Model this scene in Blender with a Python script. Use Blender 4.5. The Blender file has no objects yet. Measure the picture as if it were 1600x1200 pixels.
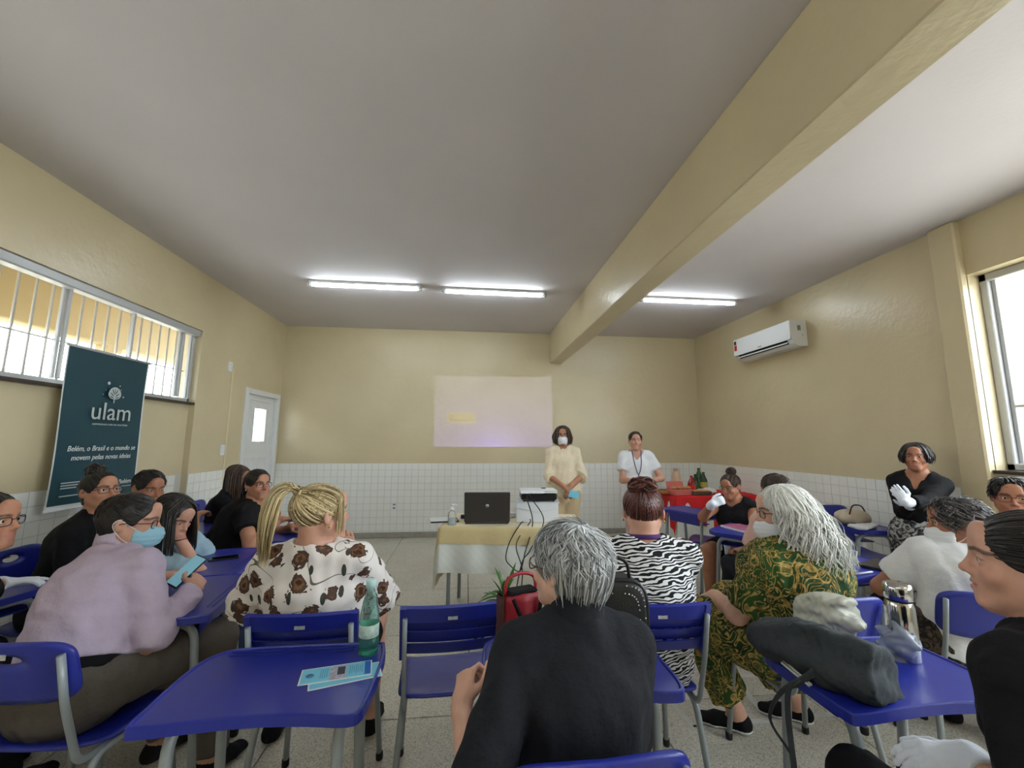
import bpy, math, random
import numpy as np
from mathutils import Vector, Matrix
random.seed(7); np.random.seed(7)
SC = bpy.context.scene
COL = SC.collection
PI = math.pi

# ------------------------------------------------------------------ camera
F_PX, VPX, VPY, ROLL, CAM_H = 649.28, 728.69, 688.45, 0.019, 1.45
def _camrot():
    d = np.array([VPX-800, VPY-600, F_PX]); d /= np.linalg.norm(d)
    up = np.array([math.sin(ROLL), -math.cos(ROLL), 0.0])
    z = up-d*np.dot(up, d); z /= np.linalg.norm(z)
    return np.stack([np.cross(d, z), d, z], 1)
CR = _camrot()
cam_d = bpy.data.cameras.new('camera'); cam = bpy.data.objects.new('camera', cam_d); COL.objects.link(cam)
cam_d.sensor_width = 36.0; cam_d.lens = F_PX*36.0/1600.0; cam_d.clip_start = 0.05; cam_d.clip_end = 200
_r, _dn, _fw = CR[0], CR[1], CR[2]
cam.matrix_world = Matrix(((_r[0], -_dn[0], -_fw[0], 0), (_r[1], -_dn[1], -_fw[1], 0), (_r[2], -_dn[2], -_fw[2], CAM_H), (0, 0, 0, 1)))
SC.camera = cam
def ray(px, py): return CR.T @ np.array([px-800, py-600, F_PX])
def PY(px, py, Y):
    r = ray(px, py); return np.array([0, 0, CAM_H])+r*(Y/r[1])
def PZ(px, py, z):
    r = ray(px, py); return np.array([0, 0, CAM_H])+r*((z-CAM_H)/r[2])
def PX(px, py, X):
    r = ray(px, py); return np.array([0, 0, CAM_H])+r*(X/r[0])

# ------------------------------------------------------------------ world, exposure
SC.view_settings.view_transform = 'Standard'; SC.view_settings.look = 'None'
SC.view_settings.gamma = 1.0; SC.view_settings.use_curve_mapping = False
SC.view_settings.exposure = 0.12
W = bpy.data.worlds.new('overcast_sky'); SC.world = W; W.use_nodes = True
bg = W.node_tree.nodes['Background']; bg.inputs[0].default_value = (0.86, 0.94, 1.0, 1); bg.inputs[1].default_value = 11.0

# room measures
XL, XR, YB, YF, H = -2.824, 3.899, 6.66, -2.6, 3.218
WAINS = 1.10

def area(name, loc, rot, sx, sy, power, color=(1, 1, 1), portal=False):
    l = bpy.data.lights.new(name, 'AREA'); l.shape = 'RECTANGLE'; l.size = sx; l.size_y = sy
    l.energy = power; l.color = color; l.cycles.is_portal = portal
    o = bpy.data.objects.new(name, l); COL.objects.link(o); o.location = loc; o.rotation_euler = rot
    return o
# daylight openings: portals guide the sky light that comes through the windows
area('window_portal_left', (XL-0.16, 2.1, 2.2), (0, -PI/2, 0), 0.9, 5.2, 1, portal=True)
area('window_portal_right', (XR+0.2, 0.4, 2.0), (0, PI/2, 0), 1.6, 4.9, 1, portal=True)

# ------------------------------------------------------------------ materials
MATS = {}
def new_mat(name):
    m = bpy.data.materials.new(name); m.use_nodes = True
    nt = m.node_tree; return m, nt, nt.nodes['Principled BSDF']
def N(nt, kind, **kw):
    n = nt.nodes.new(kind)
    for k, v in kw.items():
        if k.startswith('i_'):
            key = k[2:]; key = int(key) if key.isdigit() else key.replace('_', ' ')
            n.inputs[key].default_value = v
        else: setattr(n, k, v)
    return n
def L(nt, a, b): nt.links.new(a, b)
def c4(c): return (c[0], c[1], c[2], 1)
def srgb(r, g, b):
    def f(v):
        v /= 255.0
        return v/12.92 if v <= 0.04045 else ((v+0.055)/1.055)**2.4
    return (f(r), f(g), f(b))
def ramp(nt, stops, interp='LINEAR'):
    n = nt.nodes.new('ShaderNodeValToRGB'); n.color_ramp.interpolation = interp
    el = n.color_ramp.elements
    while len(el) < len(stops): el.new(0.5)
    for e, (p, c) in zip(el, stops): e.position = p; e.color = c4(c)
    return n
def mat(name, col, rough=0.5, metal=0.0, var=0.0, vscale=8.0, bump=0.0, bscale=60.0, spec=0.5, trans=0.0, alpha=1.0, emit=None, estr=0.0, coat=0.0, ior=1.45, sheen=0.0):
    if name in MATS: return MATS[name]
    m, nt, b = new_mat(name)
    b.inputs['Base Color'].default_value = c4(col); b.inputs['Roughness'].default_value = rough
    b.inputs['Metallic'].default_value = metal; b.inputs['Specular IOR Level'].default_value = spec
    b.inputs['Transmission Weight'].default_value = trans; b.inputs['Alpha'].default_value = alpha
    b.inputs['IOR'].default_value = ior; b.inputs['Coat Weight'].default_value = coat; b.inputs['Sheen Weight'].default_value = sheen
    tc = N(nt, 'ShaderNodeTexCoord')
    if var > 0:
        nz = N(nt, 'ShaderNodeTexNoise', i_Scale=vscale, i_Detail=5.0, i_Roughness=0.6); L(nt, tc.outputs['Object'], nz.inputs['Vector'])
        rp = ramp(nt, [(0.25, tuple(max(0, x*(1-var)) for x in col)), (0.75, tuple(min(1, x*(1+var)) for x in col))])
        L(nt, nz.outputs['Fac'], rp.inputs[0]); L(nt, rp.outputs[0], b.inputs['Base Color'])
    if bump > 0:
        nz = N(nt, 'ShaderNodeTexNoise', i_Scale=bscale, i_Detail=4.0); L(nt, tc.outputs['Object'], nz.inputs['Vector'])
        bp = N(nt, 'ShaderNodeBump', i_Strength=bump, i_Distance=0.01); L(nt, nz.outputs['Fac'], bp.inputs['Height']); L(nt, bp.outputs[0], b.inputs['Normal'])
    if emit is not None:
        b.inputs['Emission Color'].default_value = c4(emit); b.inputs['Emission Strength'].default_value = estr
    MATS[name] = m
    return m

# ------------------------------------------------------------------ mesh building
class MB:
    """collects faces for one mesh object"""
    def __init__(s): s.v = []; s.f = []; s.mi = []; s.n = 0; s.sm = []
    def add(s, v, f, mi=0, smooth=False):
        v = np.asarray(v, float).reshape(-1, 3); o = s.n
        s.v.append(v); s.n += len(v)
        for q in f: s.f.append(tuple(int(i)+o for i in q)); s.mi.append(mi); s.sm.append(smooth)
        return s
    def box(s, c, d, rz=0.0, mi=0, M=None):
        x, y, z = d[0]/2, d[1]/2, d[2]/2
        v = np.array([(-x,-y,-z),(x,-y,-z),(x,y,-z),(-x,y,-z),(-x,-y,z),(x,-y,z),(x,y,z),(-x,y,z)])
        if M is not None: v = v @ np.asarray(M).T
        if rz: v = v @ rotz(rz).T
        return s.add(v+np.asarray(c, float), [(0,3,2,1),(4,5,6,7),(0,1,5,4),(1,2,6,5),(2,3,7,6),(3,0,4,7)], mi)
    def bbox(s, c, d, bev=0.004, rz=0.0, mi=0, M=None):
        """box with chamfered edges"""
        x, y, z = d[0]/2, d[1]/2, d[2]/2; b = min(bev, x*.9, y*.9, z*.9)
        rings = []
        for (zz, ins) in ((-z, b), (-z+b, 0), (z-b, 0), (z, b)):
            X, Y = x-ins, y-ins
            rings.append([(-X+b,-Y,zz),(X-b,-Y,zz),(X,-Y+b,zz),(X,Y-b,zz),(X-b,Y,zz),(-X+b,Y,zz),(-X,Y-b,zz),(-X,-Y+b,zz)])
        v = np.array(rings).reshape(-1, 3)
        if M is not None: v = v @ np.asarray(M).T
        if rz: v = v @ rotz(rz).T
        f = [tuple(reversed(range(8))), tuple(range(24, 32))]
        for r in range(3):
            for i in range(8): j = (i+1) % 8; f.append((r*8+i, r*8+j, r*8+8+j, r*8+8+i))
        return s.add(v+np.asarray(c, float), f, mi)
    def tube(s, pts, r, n=8, mi=0, caps=True, flat=1.0, up=None, closed=False, smooth=True):
        P = np.asarray(pts, float); m = len(P)
        r = np.full(m, r) if np.isscalar(r) else np.asarray(r, float)
        T = np.gradient(P, axis=0) if not closed else (np.roll(P, -1, 0)-np.roll(P, 1, 0))
        T /= np.linalg.norm(T, axis=1)[:, None]+1e-12
        u = np.array(up, float) if up is not None else (np.array([0, 0, 1.]) if abs(T[0, 2]) < .9 else np.array([1., 0, 0]))
        a = np.arange(n)*2*PI/n; V = []
        for i in range(m):
            u = u-T[i]*np.dot(u, T[i]); u /= np.linalg.norm(u)+1e-12; w = np.cross(T[i], u)
            V.append(P[i]+r[i]*(np.outer(np.cos(a), w)+flat*np.outer(np.sin(a), u)))
        f = []
        for i in range(m if closed else m-1):
            i2 = (i+1) % m
            for j in range(n): k = (j+1) % n; f.append((i*n+j, i*n+k, i2*n+k, i2*n+j))
        if caps and not closed: f.append(tuple(reversed(range(n)))); f.append(tuple(range((m-1)*n, m*n)))
        return s.add(np.concatenate(V), f, mi, smooth)
    def lathe(s, prof, c=(0, 0, 0), n=16, mi=0, M=None, smooth=True, caps=True):
        prof = np.asarray(prof, float); a = np.arange(n)*2*PI/n
        V = np.concatenate([np.stack([r*np.cos(a), r*np.sin(a), np.full(n, z)], 1) for r, z in prof])
        if M is not None: V = V @ np.asarray(M).T
        f = []
        for i in range(len(prof)-1):
            for j in range(n): k = (j+1) % n; f.append((i*n+j, i*n+k, i*n+n+k, i*n+n+j))
        if caps: f.append(tuple(reversed(range(n)))); f.append(tuple(range((len(prof)-1)*n, len(prof)*n)))
        return s.add(V+np.asarray(c, float), f, mi, smooth)
    def ellipsoid(s, c, r, nu=14, nv=9, mi=0, M=None):
        th = np.linspace(0, PI, nv+1)
        V = []
        for t in th:
            for j in range(nu):
                a = 2*PI*j/nu; V.append((r[0]*math.sin(t)*math.cos(a), r[1]*math.sin(t)*math.sin(a), r[2]*math.cos(t)))
        V = np.array(V)
        if M is not None: V = V @ np.asarray(M).T
        f = []
        for i in range(nv):
            for j in range(nu): k = (j+1) % nu; f.append((i*nu+j, i*nu+nu+j, i*nu+nu+k, i*nu+k))
        return s.add(V+np.asarray(c, float), f, mi, True)
    def prism(s, poly, z0, z1, mi=0, M=None, c=(0, 0, 0)):
        P = np.asarray(poly, float); n = len(P)
        V = np.concatenate([np.c_[P, np.full(n, z0)], np.c_[P, np.full(n, z1)]])
        if M is not None: V = V @ np.asarray(M).T
        f = [tuple(reversed(range(n))), tuple(range(n, 2*n))]+[(i, (i+1) % n, (i+1) % n+n, i+n) for i in range(n)]
        return s.add(V+np.asarray(c, float), f, mi)
    def grid(s, fn, nu, nv, mi=0, closed_u=False, smooth=True):
        V = [fn(i/nu, j/nv) for j in range(nv+1) for i in range(nu+1)]
        f = [(j*(nu+1)+i, j*(nu+1)+i+1, (j+1)*(nu+1)+i+1, (j+1)*(nu+1)+i) for j in range(nv) for i in range(nu)]
        return s.add(V, f, mi, smooth)
    def mesh(s, name):
        me = bpy.data.meshes.new(name)
        V = np.concatenate(s.v) if s.v else np.zeros((0, 3))
        me.from_pydata(V.tolist(), [], s.f)
        me.polygons.foreach_set('material_index', s.mi); me.polygons.foreach_set('use_smooth', s.sm)
        me.update(); return me
    def build(s, name, mats, parent=None, loc=None, rz=None):
        return link(name, s.mesh(name), mats, parent, loc, rz)
def rotz(a):
    c, s = math.cos(a), math.sin(a); return np.array([[c, -s, 0], [s, c, 0], [0, 0, 1.]])
def rotx(a):
    c, s = math.cos(a), math.sin(a); return np.array([[1., 0, 0], [0, c, -s], [0, s, c]])
def roty(a):
    c, s = math.cos(a), math.sin(a); return np.array([[c, 0, s], [0, 1., 0], [-s, 0, c]])
def link(name, me, mats, parent=None, loc=None, rz=None):
    o = bpy.data.objects.new(name, me); COL.objects.link(o)
    if mats is not None and not len(me.materials):
        for m in (mats if isinstance(mats, (list, tuple)) else [mats]): me.materials.append(m)
    if parent is not None: o.parent = parent
    if loc is not None: o.location = loc
    if rz is not None: o.rotation_euler = (0, 0, rz)
    return o
def tag(o, label=None, cat=None, group=None, kind=None):
    if label: o['label'] = label
    if cat: o['category'] = cat
    if group: o['group'] = group
    if kind: o['kind'] = kind
    return o
def empty(name, loc=(0, 0, 0), rz=0.0, label=None, cat=None, group=None):
    o = bpy.data.objects.new(name, None); COL.objects.link(o); o.location = loc; o.rotation_euler = (0, 0, rz)
    o.empty_display_size = 0.1
    return tag(o, label, cat, group)
def fillet(pts, rad, n=5):
    """polyline with rounded corners"""
    P = [np.asarray(p, float) for p in pts]; out = [P[0]]
    for i in range(1, len(P)-1):
        a, b, c = P[i-1], P[i], P[i+1]; u = a-b; w = c-b
        lu, lw = np.linalg.norm(u), np.linalg.norm(w); r = min(rad, lu*.49, lw*.49)
        p, q = b+u/lu*r, b+w/lw*r
        for k in range(n+1):
            t = k/n; out.append((1-t)**2*p+2*t*(1-t)*b+t*t*q)
    out.append(P[-1]); return np.array(out)
def spline(pts, n=8):
    """Catmull-Rom through the points"""
    P = np.asarray(pts, float); P = np.vstack([2*P[0]-P[1], P, 2*P[-1]-P[-2]]); out = []
    for i in range(1, len(P)-2):
        for k in range(n):
            t = k/n
            out.append(.5*((2*P[i])+(-P[i-1]+P[i+1])*t+(2*P[i-1]-5*P[i]+4*P[i+1]-P[i+2])*t*t+(-P[i-1]+3*P[i]-3*P[i+1]+P[i+2])*t**3))
    out.append(P[-2]); return np.array(out)
def rrect(w, d, r, n=5, cx=0, cy=0):
    out = []
    for (sx, sy, a0) in ((1, -1, -PI/2), (1, 1, 0), (-1, 1, PI/2), (-1, -1, PI)):
        for k in range(n+1):
            a = a0+k/n*PI/2; out.append((cx+sx*(w/2-r)+r*math.cos(a), cy+sy*(d/2-r)+r*math.sin(a)))
    return out
def text_obj(name, s, size, material, parent, M, depth=0.0008, shear=0.0, align='CENTER', sx=1.0):
    cu = bpy.data.curves.new(name, 'FONT'); cu.body = s; cu.size = size; cu.align_x = align; cu.align_y = 'CENTER'
    cu.extrude = depth; cu.shear = shear; cu.resolution_u = 3
    t = bpy.data.objects.new(name, cu); COL.objects.link(t)
    dg = bpy.context.evaluated_depsgraph_get(); me = bpy.data.meshes.new_from_object(t.evaluated_get(dg))
    bpy.data.objects.remove(t)
    me.name = name; me.materials.clear(); me.materials.append(material)
    o = bpy.data.objects.new(name, me); COL.objects.link(o); o.parent = parent
    o.matrix_local = M @ Matrix.Diagonal((sx, 1, 1, 1))
    return o
def basis(loc, x, y, z):
    return Matrix(((x[0], y[0], z[0], loc[0]), (x[1], y[1], z[1], loc[1]), (x[2], y[2], z[2], loc[2]), (0, 0, 0, 1)))

# ------------------------------------------------------------------ implicit surfaces (bodies, clothes, soft things)
class Sdf:
    def __init__(s): s.p = []
    def copy(s): t = Sdf(); t.p = list(s.p); return t
    def ell(s, c, r, R=None, k=0.02, op='u'):
        s.p.append(('e', np.asarray(c, float), np.asarray(r, float), np.eye(3) if R is None else np.asarray(R), k, op)); return s
    def limb(s, a, b, r0, r1, side=None, k=0.02, fa=False, fb=False, op='u'):
        """tapered limb a->b; r0/r1 scalar or (half width along side, half depth); fa/fb cut the ends flat"""
        a = np.asarray(a, float); b = np.asarray(b, float)
        ax = b-a; Ln = np.linalg.norm(ax)+1e-9; ax = ax/Ln
        if side is None: side = np.array([1., 0, 0]) if abs(ax[0]) < .8 else np.array([0, 1., 0])
        sd = np.asarray(side, float)-ax*np.dot(side, ax); sd = sd/(np.linalg.norm(sd)+1e-9); fr = np.cross(ax, sd)
        r0 = (r0, r0) if np.isscalar(r0) else r0; r1 = (r1, r1) if np.isscalar(r1) else r1
        s.p.append(('l', a, b, ax, Ln, sd, fr, r0, r1, k, op, fa, fb)); return s
    def half(s, n, c, k=0.004):
        """keep n.p < c"""
        n = np.asarray(n, float); l = np.linalg.norm(n); s.p.append(('h', n/l, c/l, k)); return s
    def bounds(s):
        lo = np.full(3, 1e9); hi = -lo
        for q in s.p:
            if q[0] == 'h': continue
            if (q[5] if q[0] == 'e' else q[10]) != 'u': continue
            if q[0] == 'e': r = q[2].max(); a = b = q[1]
            else: r = max(max(q[7]), max(q[8])); a, b = q[1], q[2]
            lo = np.minimum(lo, np.minimum(a, b)-r); hi = np.maximum(hi, np.maximum(a, b)+r)
        return lo, hi
    def sample(s, lo, hi, h, noise=None):
        n = np.maximum(3, np.ceil((np.asarray(hi)-lo)/h).astype(int)+1)
        ax = [lo[i]+h*np.arange(n[i]) for i in range(3)]
        D = np.full(n, 0.08, np.float32)
        def sl(a, b, r):
            out = []
            for i in range(3):
                i0 = int(max(0, math.floor((min(a[i], b[i])-r-lo[i])/h))); i1 = int(min(n[i], math.ceil((max(a[i], b[i])+r-lo[i])/h)+1))
                if i1 <= i0: return None
                out.append(slice(i0, i1))
            return tuple(out)
        for q in s.p:
            if q[0] == 'h':
                g = (ax[0]*q[1][0])[:, None, None]+(ax[1]*q[1][1])[None, :, None]+(ax[2]*q[1][2])[None, None, :]-q[2]
                D = smax(D, g.astype(np.float32), q[3]); continue
            if q[0] == 'e':
                _, c, r, R, k, op = q; S = sl(c, c, r.max()+k+.03)
                if S is None: continue
                X = ax[0][S[0]][:, None, None]-c[0]; Y = ax[1][S[1]][None, :, None]-c[1]; Z = ax[2][S[2]][None, None, :]-c[2]
                u = [(X*R[0, i]+Y*R[1, i]+Z*R[2, i])/r[i] for i in range(3)]
                kk = np.sqrt(u[0]**2+u[1]**2+u[2]**2)
                g = np.sqrt((u[0]/r[0])**2+(u[1]/r[1])**2+(u[2]/r[2])**2)+1e-9
                d = kk*(kk-1)/g
                d = np.where(kk < .25, -r.min()*.7, d)
            else:
                _, a, b, axd, Ln, sd, fr, r0, r1, k, op, fa, fb = q
                S = sl(a, b, max(max(r0), max(r1))+k+.03)
                if S is None: continue
                X = ax[0][S[0]][:, None, None]-a[0]; Y = ax[1][S[1]][None, :, None]-a[1]; Z = ax[2][S[2]][None, None, :]-a[2]
                t = X*axd[0]+Y*axd[1]+Z*axd[2]; u = X*sd[0]+Y*sd[1]+Z*sd[2]; w = X*fr[0]+Y*fr[1]+Z*fr[2]
                tc = np.clip(t/Ln, 0, 1); e = t-tc*Ln
                rx = r0[0]+(r1[0]-r0[0])*tc; ry = r0[1]+(r1[1]-r0[1])*tc; rm = np.minimum(rx, ry)
                kk = np.sqrt((u/rx)**2+(w/ry)**2+(e/rm)**2)
                g = np.sqrt((u/rx**2)**2+(w/ry**2)**2+(e/rm**2)**2)+1e-6
                d = np.where(kk < .3, -rm*(1-kk), kk*(kk-1)/g)
                if fa: d = np.maximum(d, -t)
                if fb: d = np.maximum(d, t-Ln)
            d = d.astype(np.float32)
            D[S] = smin(D[S], d, k) if op == 'u' else smax(D[S], -d, k)
        if noise is not None:
            D = D+noise(ax[0][:, None, None], ax[1][None, :, None], ax[2][None, None, :]).astype(np.float32)
        return ax, D
    def mesh(s, h, noise=None, lo=None, hi=None):
        if lo is None:
            lo, hi = s.bounds(); lo = lo-2.5*h-.02; hi = hi+2.5*h+.02
        ax, D = s.sample(np.asarray(lo), np.asarray(hi), h, noise)
        return nets(D, np.asarray(lo), h)
def smin(a, b, k):
    h = np.clip(.5+.5*(b-a)/k, 0, 1); return b+(a-b)*h-k*h*(1-h)
def smax(a, b, k): return -smin(-a, -b, k)
def nets(D, lo, h):
    """naive surface nets -> verts, quads"""
    D[0] = D[-1] = .05; D[:, 0] = D[:, -1] = .05; D[:, :, 0] = D[:, :, -1] = .05
    sg = D < 0
    c = [sg[i:sg.shape[0]-1+i, j:sg.shape[1]-1+j, k:sg.shape[2]-1+k] for i in (0, 1) for j in (0, 1) for k in (0, 1)]
    tot = sum(x.astype(np.int8) for x in c); act = (tot > 0) & (tot < 8)
    idx = np.argwhere(act)
    if len(idx) == 0: return np.zeros((0, 3)), np.zeros((0, 4), int)
    ID = np.full(act.shape, -1, np.int64); ID[act] = np.arange(len(idx))
    cv = {}
    for i in (0, 1):
        for j in (0, 1):
            for k in (0, 1): cv[(i, j, k)] = D[idx[:, 0]+i, idx[:, 1]+j, idx[:, 2]+k]
    acc = np.zeros((len(idx), 3)); cnt = np.zeros(len(idx))
    for a in cv:
        for d in range(3):
            if a[d]: continue
            b = list(a); b[d] = 1; b = tuple(b)
            va, vb = cv[a], cv[b]; m = (va < 0) != (vb < 0)
            t = np.where(m, va/(va-vb+1e-12), 0); p = np.zeros((len(idx), 3)); p[:] = a; p[:, d] += t
            acc[m] += p[m]; cnt[m] += 1
    V = lo+h*(idx+acc/cnt[:, None])
    F = []
    for d in range(3):
        s0 = [slice(None)]*3; s1 = [slice(None)]*3; s0[d] = slice(0, -1); s1[d] = slice(1, None)
        A, B = sg[tuple(s0)], sg[tuple(s1)]
        e = np.argwhere(A != B); e1, e2 = [(1, 2), (2, 0), (0, 1)][d]
        ok = (e[:, e1] > 0) & (e[:, e2] > 0) & (e[:, e1] < D.shape[e1]-1) & (e[:, e2] < D.shape[e2]-1); e = e[ok]
        if not len(e): continue
        def g(o1, o2):
            q = e.copy(); q[:, e1] += o1; q[:, e2] += o2; return ID[q[:, 0], q[:, 1], q[:, 2]]
        Q = np.stack([g(-1, -1), g(0, -1), g(0, 0), g(-1, 0)], 1)
        fl = ~A[e[:, 0], e[:, 1], e[:, 2]]; Q[fl] = Q[fl][:, ::-1]
        F.append(Q[(Q >= 0).all(1)])
    return V, np.concatenate(F)
def soft(name, V, F, mats, parent=None, loc=None, rz=None, attr=None, mi=None):
    me = bpy.data.meshes.new(name)
    me.vertices.add(len(V)); me.vertices.foreach_set('co', np.asarray(V, np.float32).ravel())
    nf = len(F); me.loops.add(nf*4); me.polygons.add(nf)
    me.loops.foreach_set('vertex_index', np.asarray(F, np.int32).ravel())
    me.polygons.foreach_set('loop_start', np.arange(nf, dtype=np.int32)*4)
    me.polygons.foreach_set('use_smooth', np.ones(nf, bool))
    if mi is not None: me.polygons.foreach_set('material_index', np.asarray(mi, np.int32))
    me.update(calc_edges=True); me.validate()
    if attr is not None:
        at = me.attributes.new('tint', 'FLOAT_COLOR', 'POINT'); a = np.ones((len(V), 4), np.float32); a[:, :3] = attr
        at.data.foreach_set('color', a.ravel())
    return link(name, me, mats, parent, loc, rz)
def relax(V, F, it=2, w=.5):
    a = F.ravel(); b = np.roll(F, -1, 1).ravel(); c = np.roll(F, 1, 1).ravel(); n = np.bincount(a, minlength=len(V))*2.0+1e-9
    for _ in range(it):
        A = np.stack([np.bincount(a, V[b][:, i]+V[c][:, i], minlength=len(V))/n for i in range(3)], 1); V = V*(1-w)+A*w
    return V
def main_part(V, F, frac=.06):
    """drop stray crumbs: keep only the large connected pieces"""
    par = np.arange(len(V)); E = np.concatenate([F[:, [0, 1]], F[:, [1, 2]], F[:, [2, 3]]])
    for _ in range(80):
        m = np.minimum(par[E[:, 0]], par[E[:, 1]]); old = par.copy()
        np.minimum.at(par, E[:, 0], m); np.minimum.at(par, E[:, 1], m); par = par[par]; par = par[par]
        if (par == old).all(): break
    cnt = np.bincount(par, minlength=len(V)); ok = cnt[par] > frac*len(V)
    F = F[ok[F[:, 0]]]; re_ = np.cumsum(ok)-1; return V[ok], re_[F]
def wrinkle(amp, freq, seed, stretch=(1, 1, 1)):
    rs = np.random.RandomState(seed); ks = rs.randn(7, 3)*freq*np.array(stretch); ph = rs.rand(7)*6.28
    def f(x, y, z):
        o = 0
        wv = 1.2*np.sin(x*ks[5, 0]*.5+y*ks[5, 1]*.5+z*ks[5, 2]*.5+ph[5])
        for i in range(5): o = o+np.sin(x*ks[i, 0]+y*ks[i, 1]+z*ks[i, 2]+ph[i]+wv)*(.7 if i else 1)
        return amp*o/2.2
    return f
# ================================================================== SETTING
def paint(name, col, rough=0.42, bump=0.12, bscale=14, var=0.05, spec=0.5):
    m, nt, b = new_mat(name)
    tc = N(nt, 'ShaderNodeTexCoord')
    n1 = N(nt, 'ShaderNodeTexNoise', i_Scale=1.3, i_Detail=4.0); L(nt, tc.outputs['Object'], n1.inputs['Vector'])
    rp = ramp(nt, [(0.3, tuple(x*(1-var) for x in col)), (0.7, tuple(min(1, x*(1+var)) for x in col))]); L(nt, n1.outputs['Fac'], rp.inputs[0])
    L(nt, rp.outputs[0], b.inputs['Base Color'])
    n2 = N(nt, 'ShaderNodeTexNoise', i_Scale=bscale, i_Detail=3.0, i_Roughness=0.55); L(nt, tc.outputs['Object'], n2.inputs['Vector'])
    bp = N(nt, 'ShaderNodeBump', i_Strength=bump, i_Distance=0.02); L(nt, n2.outputs['Fac'], bp.inputs['Height']); L(nt, bp.outputs[0], b.inputs['Normal'])
    b.inputs['Roughness'].default_value = rough; b.inputs['Specular IOR Level'].default_value = spec
    return m
M_WALL = paint('beige_wall_paint', srgb(208, 194, 160), rough=.32, bump=.2)
M_CEIL = paint('ceiling_paint', srgb(214, 209, 213), rough=0.7, bump=0.05, bscale=40, var=0.03)
M_EXT = paint('yellow_outdoor_paint', srgb(166, 150, 116), rough=0.7)
M_GROUT = mat('tile_grout', srgb(204, 202, 195), 0.8)
M_SILL = mat('dark_granite', srgb(62, 54, 50), 0.35, var=0.3, vscale=60)
M_ALU = mat('aluminium', srgb(186, 188, 190), 0.4, metal=0.15)
M_BAR = mat('painted_bar', srgb(188, 186, 180), 0.45, metal=0.2)
M_WHITE = mat('white_paint', srgb(226, 228, 228), 0.45)
M_PLASTIC = mat('white_plastic', srgb(232, 236, 238), 0.35)
M_BLACK = mat('black_plastic', srgb(22, 22, 24), 0.4)
def tile_mat():
    m, nt, b = new_mat('glazed_tile')
    oi = N(nt, 'ShaderNodeObjectInfo'); tc = N(nt, 'ShaderNodeTexCoord')
    nz = N(nt, 'ShaderNodeTexNoise', i_Scale=7.0, i_Detail=3.0); L(nt, tc.outputs['Object'], nz.inputs['Vector'])
    ad = N(nt, 'ShaderNodeMath', operation='ADD'); ml = N(nt, 'ShaderNodeMath', operation='MULTIPLY', i_1=0.5)
    L(nt, oi.outputs['Random'], ad.inputs[0]); L(nt, nz.outputs['Fac'], ad.inputs[1]); L(nt, ad.outputs[0], ml.inputs[0])
    rp = ramp(nt, [(0.2, srgb(238, 239, 234)), (0.8, srgb(241, 242, 238))]); L(nt, ml.outputs[0], rp.inputs[0]); L(nt, rp.outputs[0], b.inputs['Base Color'])
    b.inputs['Roughness'].default_value = 0.22
    bp = N(nt, 'ShaderNodeBump', i_Strength=0.08, i_Distance=0.01); L(nt, nz.outputs['Fac'], bp.inputs['Height']); L(nt, bp.outputs[0], b.inputs['Normal'])
    return m
M_TILE = tile_mat()
def floor_mat():
    m, nt, b = new_mat('granilite')
    tc = N(nt, 'ShaderNodeTexCoord'); geo = N(nt, 'ShaderNodeNewGeometry')
    v = N(nt, 'ShaderNodeTexVoronoi', i_Scale=210.0); L(nt, geo.outputs['Position'], v.inputs['Vector'])
    n1 = N(nt, 'ShaderNodeTexNoise', i_Scale=1.6, i_Detail=6.0); L(nt, geo.outputs['Position'], n1.inputs['Vector'])
    sp = N(nt, 'ShaderNodeSeparateColor'); L(nt, v.outputs['Color'], sp.inputs[0])
    rp = ramp(nt, [(0.0, srgb(146, 143, 132)), (0.25, srgb(196, 192, 178)), (0.7, srgb(214, 210, 197)), (1.0, srgb(222, 219, 208))]); L(nt, sp.outputs[0], rp.inputs[0])
    r2 = ramp(nt, [(0.3, (0.88, 0.87, 0.85)), (0.7, (1.0, 1.0, 1.0))]); L(nt, n1.outputs['Fac'], r2.inputs[0])
    mx = N(nt, 'ShaderNodeMix', data_type='RGBA', blend_type='MULTIPLY'); mx.inputs[0].default_value = 1.0
    L(nt, rp.outputs[0], mx.inputs[6]); L(nt, r2.outputs[0], mx.inputs[7]); L(nt, mx.outputs[2], b.inputs['Base Color'])
    b.inputs['Roughness'].default_value = 0.38
    return m
M_FLOOR = floor_mat()
def struct(o, label, cat='wall'): return tag(o, label, cat, kind='structure')

# ---- floor: granilite slabs with dark joints
fl = MB().box(((XL+XR)/2, (YF+YB)/2, -0.06), (XR-XL+.4, YB-YF+.4, 0.1)).build('floor', mat('joint_filler', srgb(70, 68, 62), 0.8))
struct(fl, 'speckled grey terrazzo floor cast in large slabs with thin dark joints', 'floor')
GS = 0.965
xs = [XL]+[x for x in np.arange(-0.92-3*GS, XR, GS) if XL+.1 < x < XR-.1]+[XR]
ys = [YF]+[y for y in np.arange(4.38-8*GS, YB, GS) if YF+.1 < y < YB-.1]+[YB]
shared = {}
for i in range(len(xs)-1):
    for j in range(len(ys)-1):
        w, d = xs[i+1]-xs[i]-.006, ys[j+1]-ys[j]-.006; key = (round(w, 3), round(d, 3))
        if key not in shared: shared[key] = MB().bbox((0, 0, -.02), (w, d, .04), .002).mesh('slab'); shared[key].materials.append(M_FLOOR)
        link('floor_slab', shared[key], None, fl, ((xs[i]+xs[i+1])/2, (ys[j]+ys[j+1])/2, 0))
ce = MB().box(((XL+XR)/2, (YF+YB)/2, H+.06), (XR-XL+.4, YB-YF+.4, .12)).build('ceiling', M_CEIL)
struct(ce, 'plain pale grey plaster ceiling over the room', 'ceiling')

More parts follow.
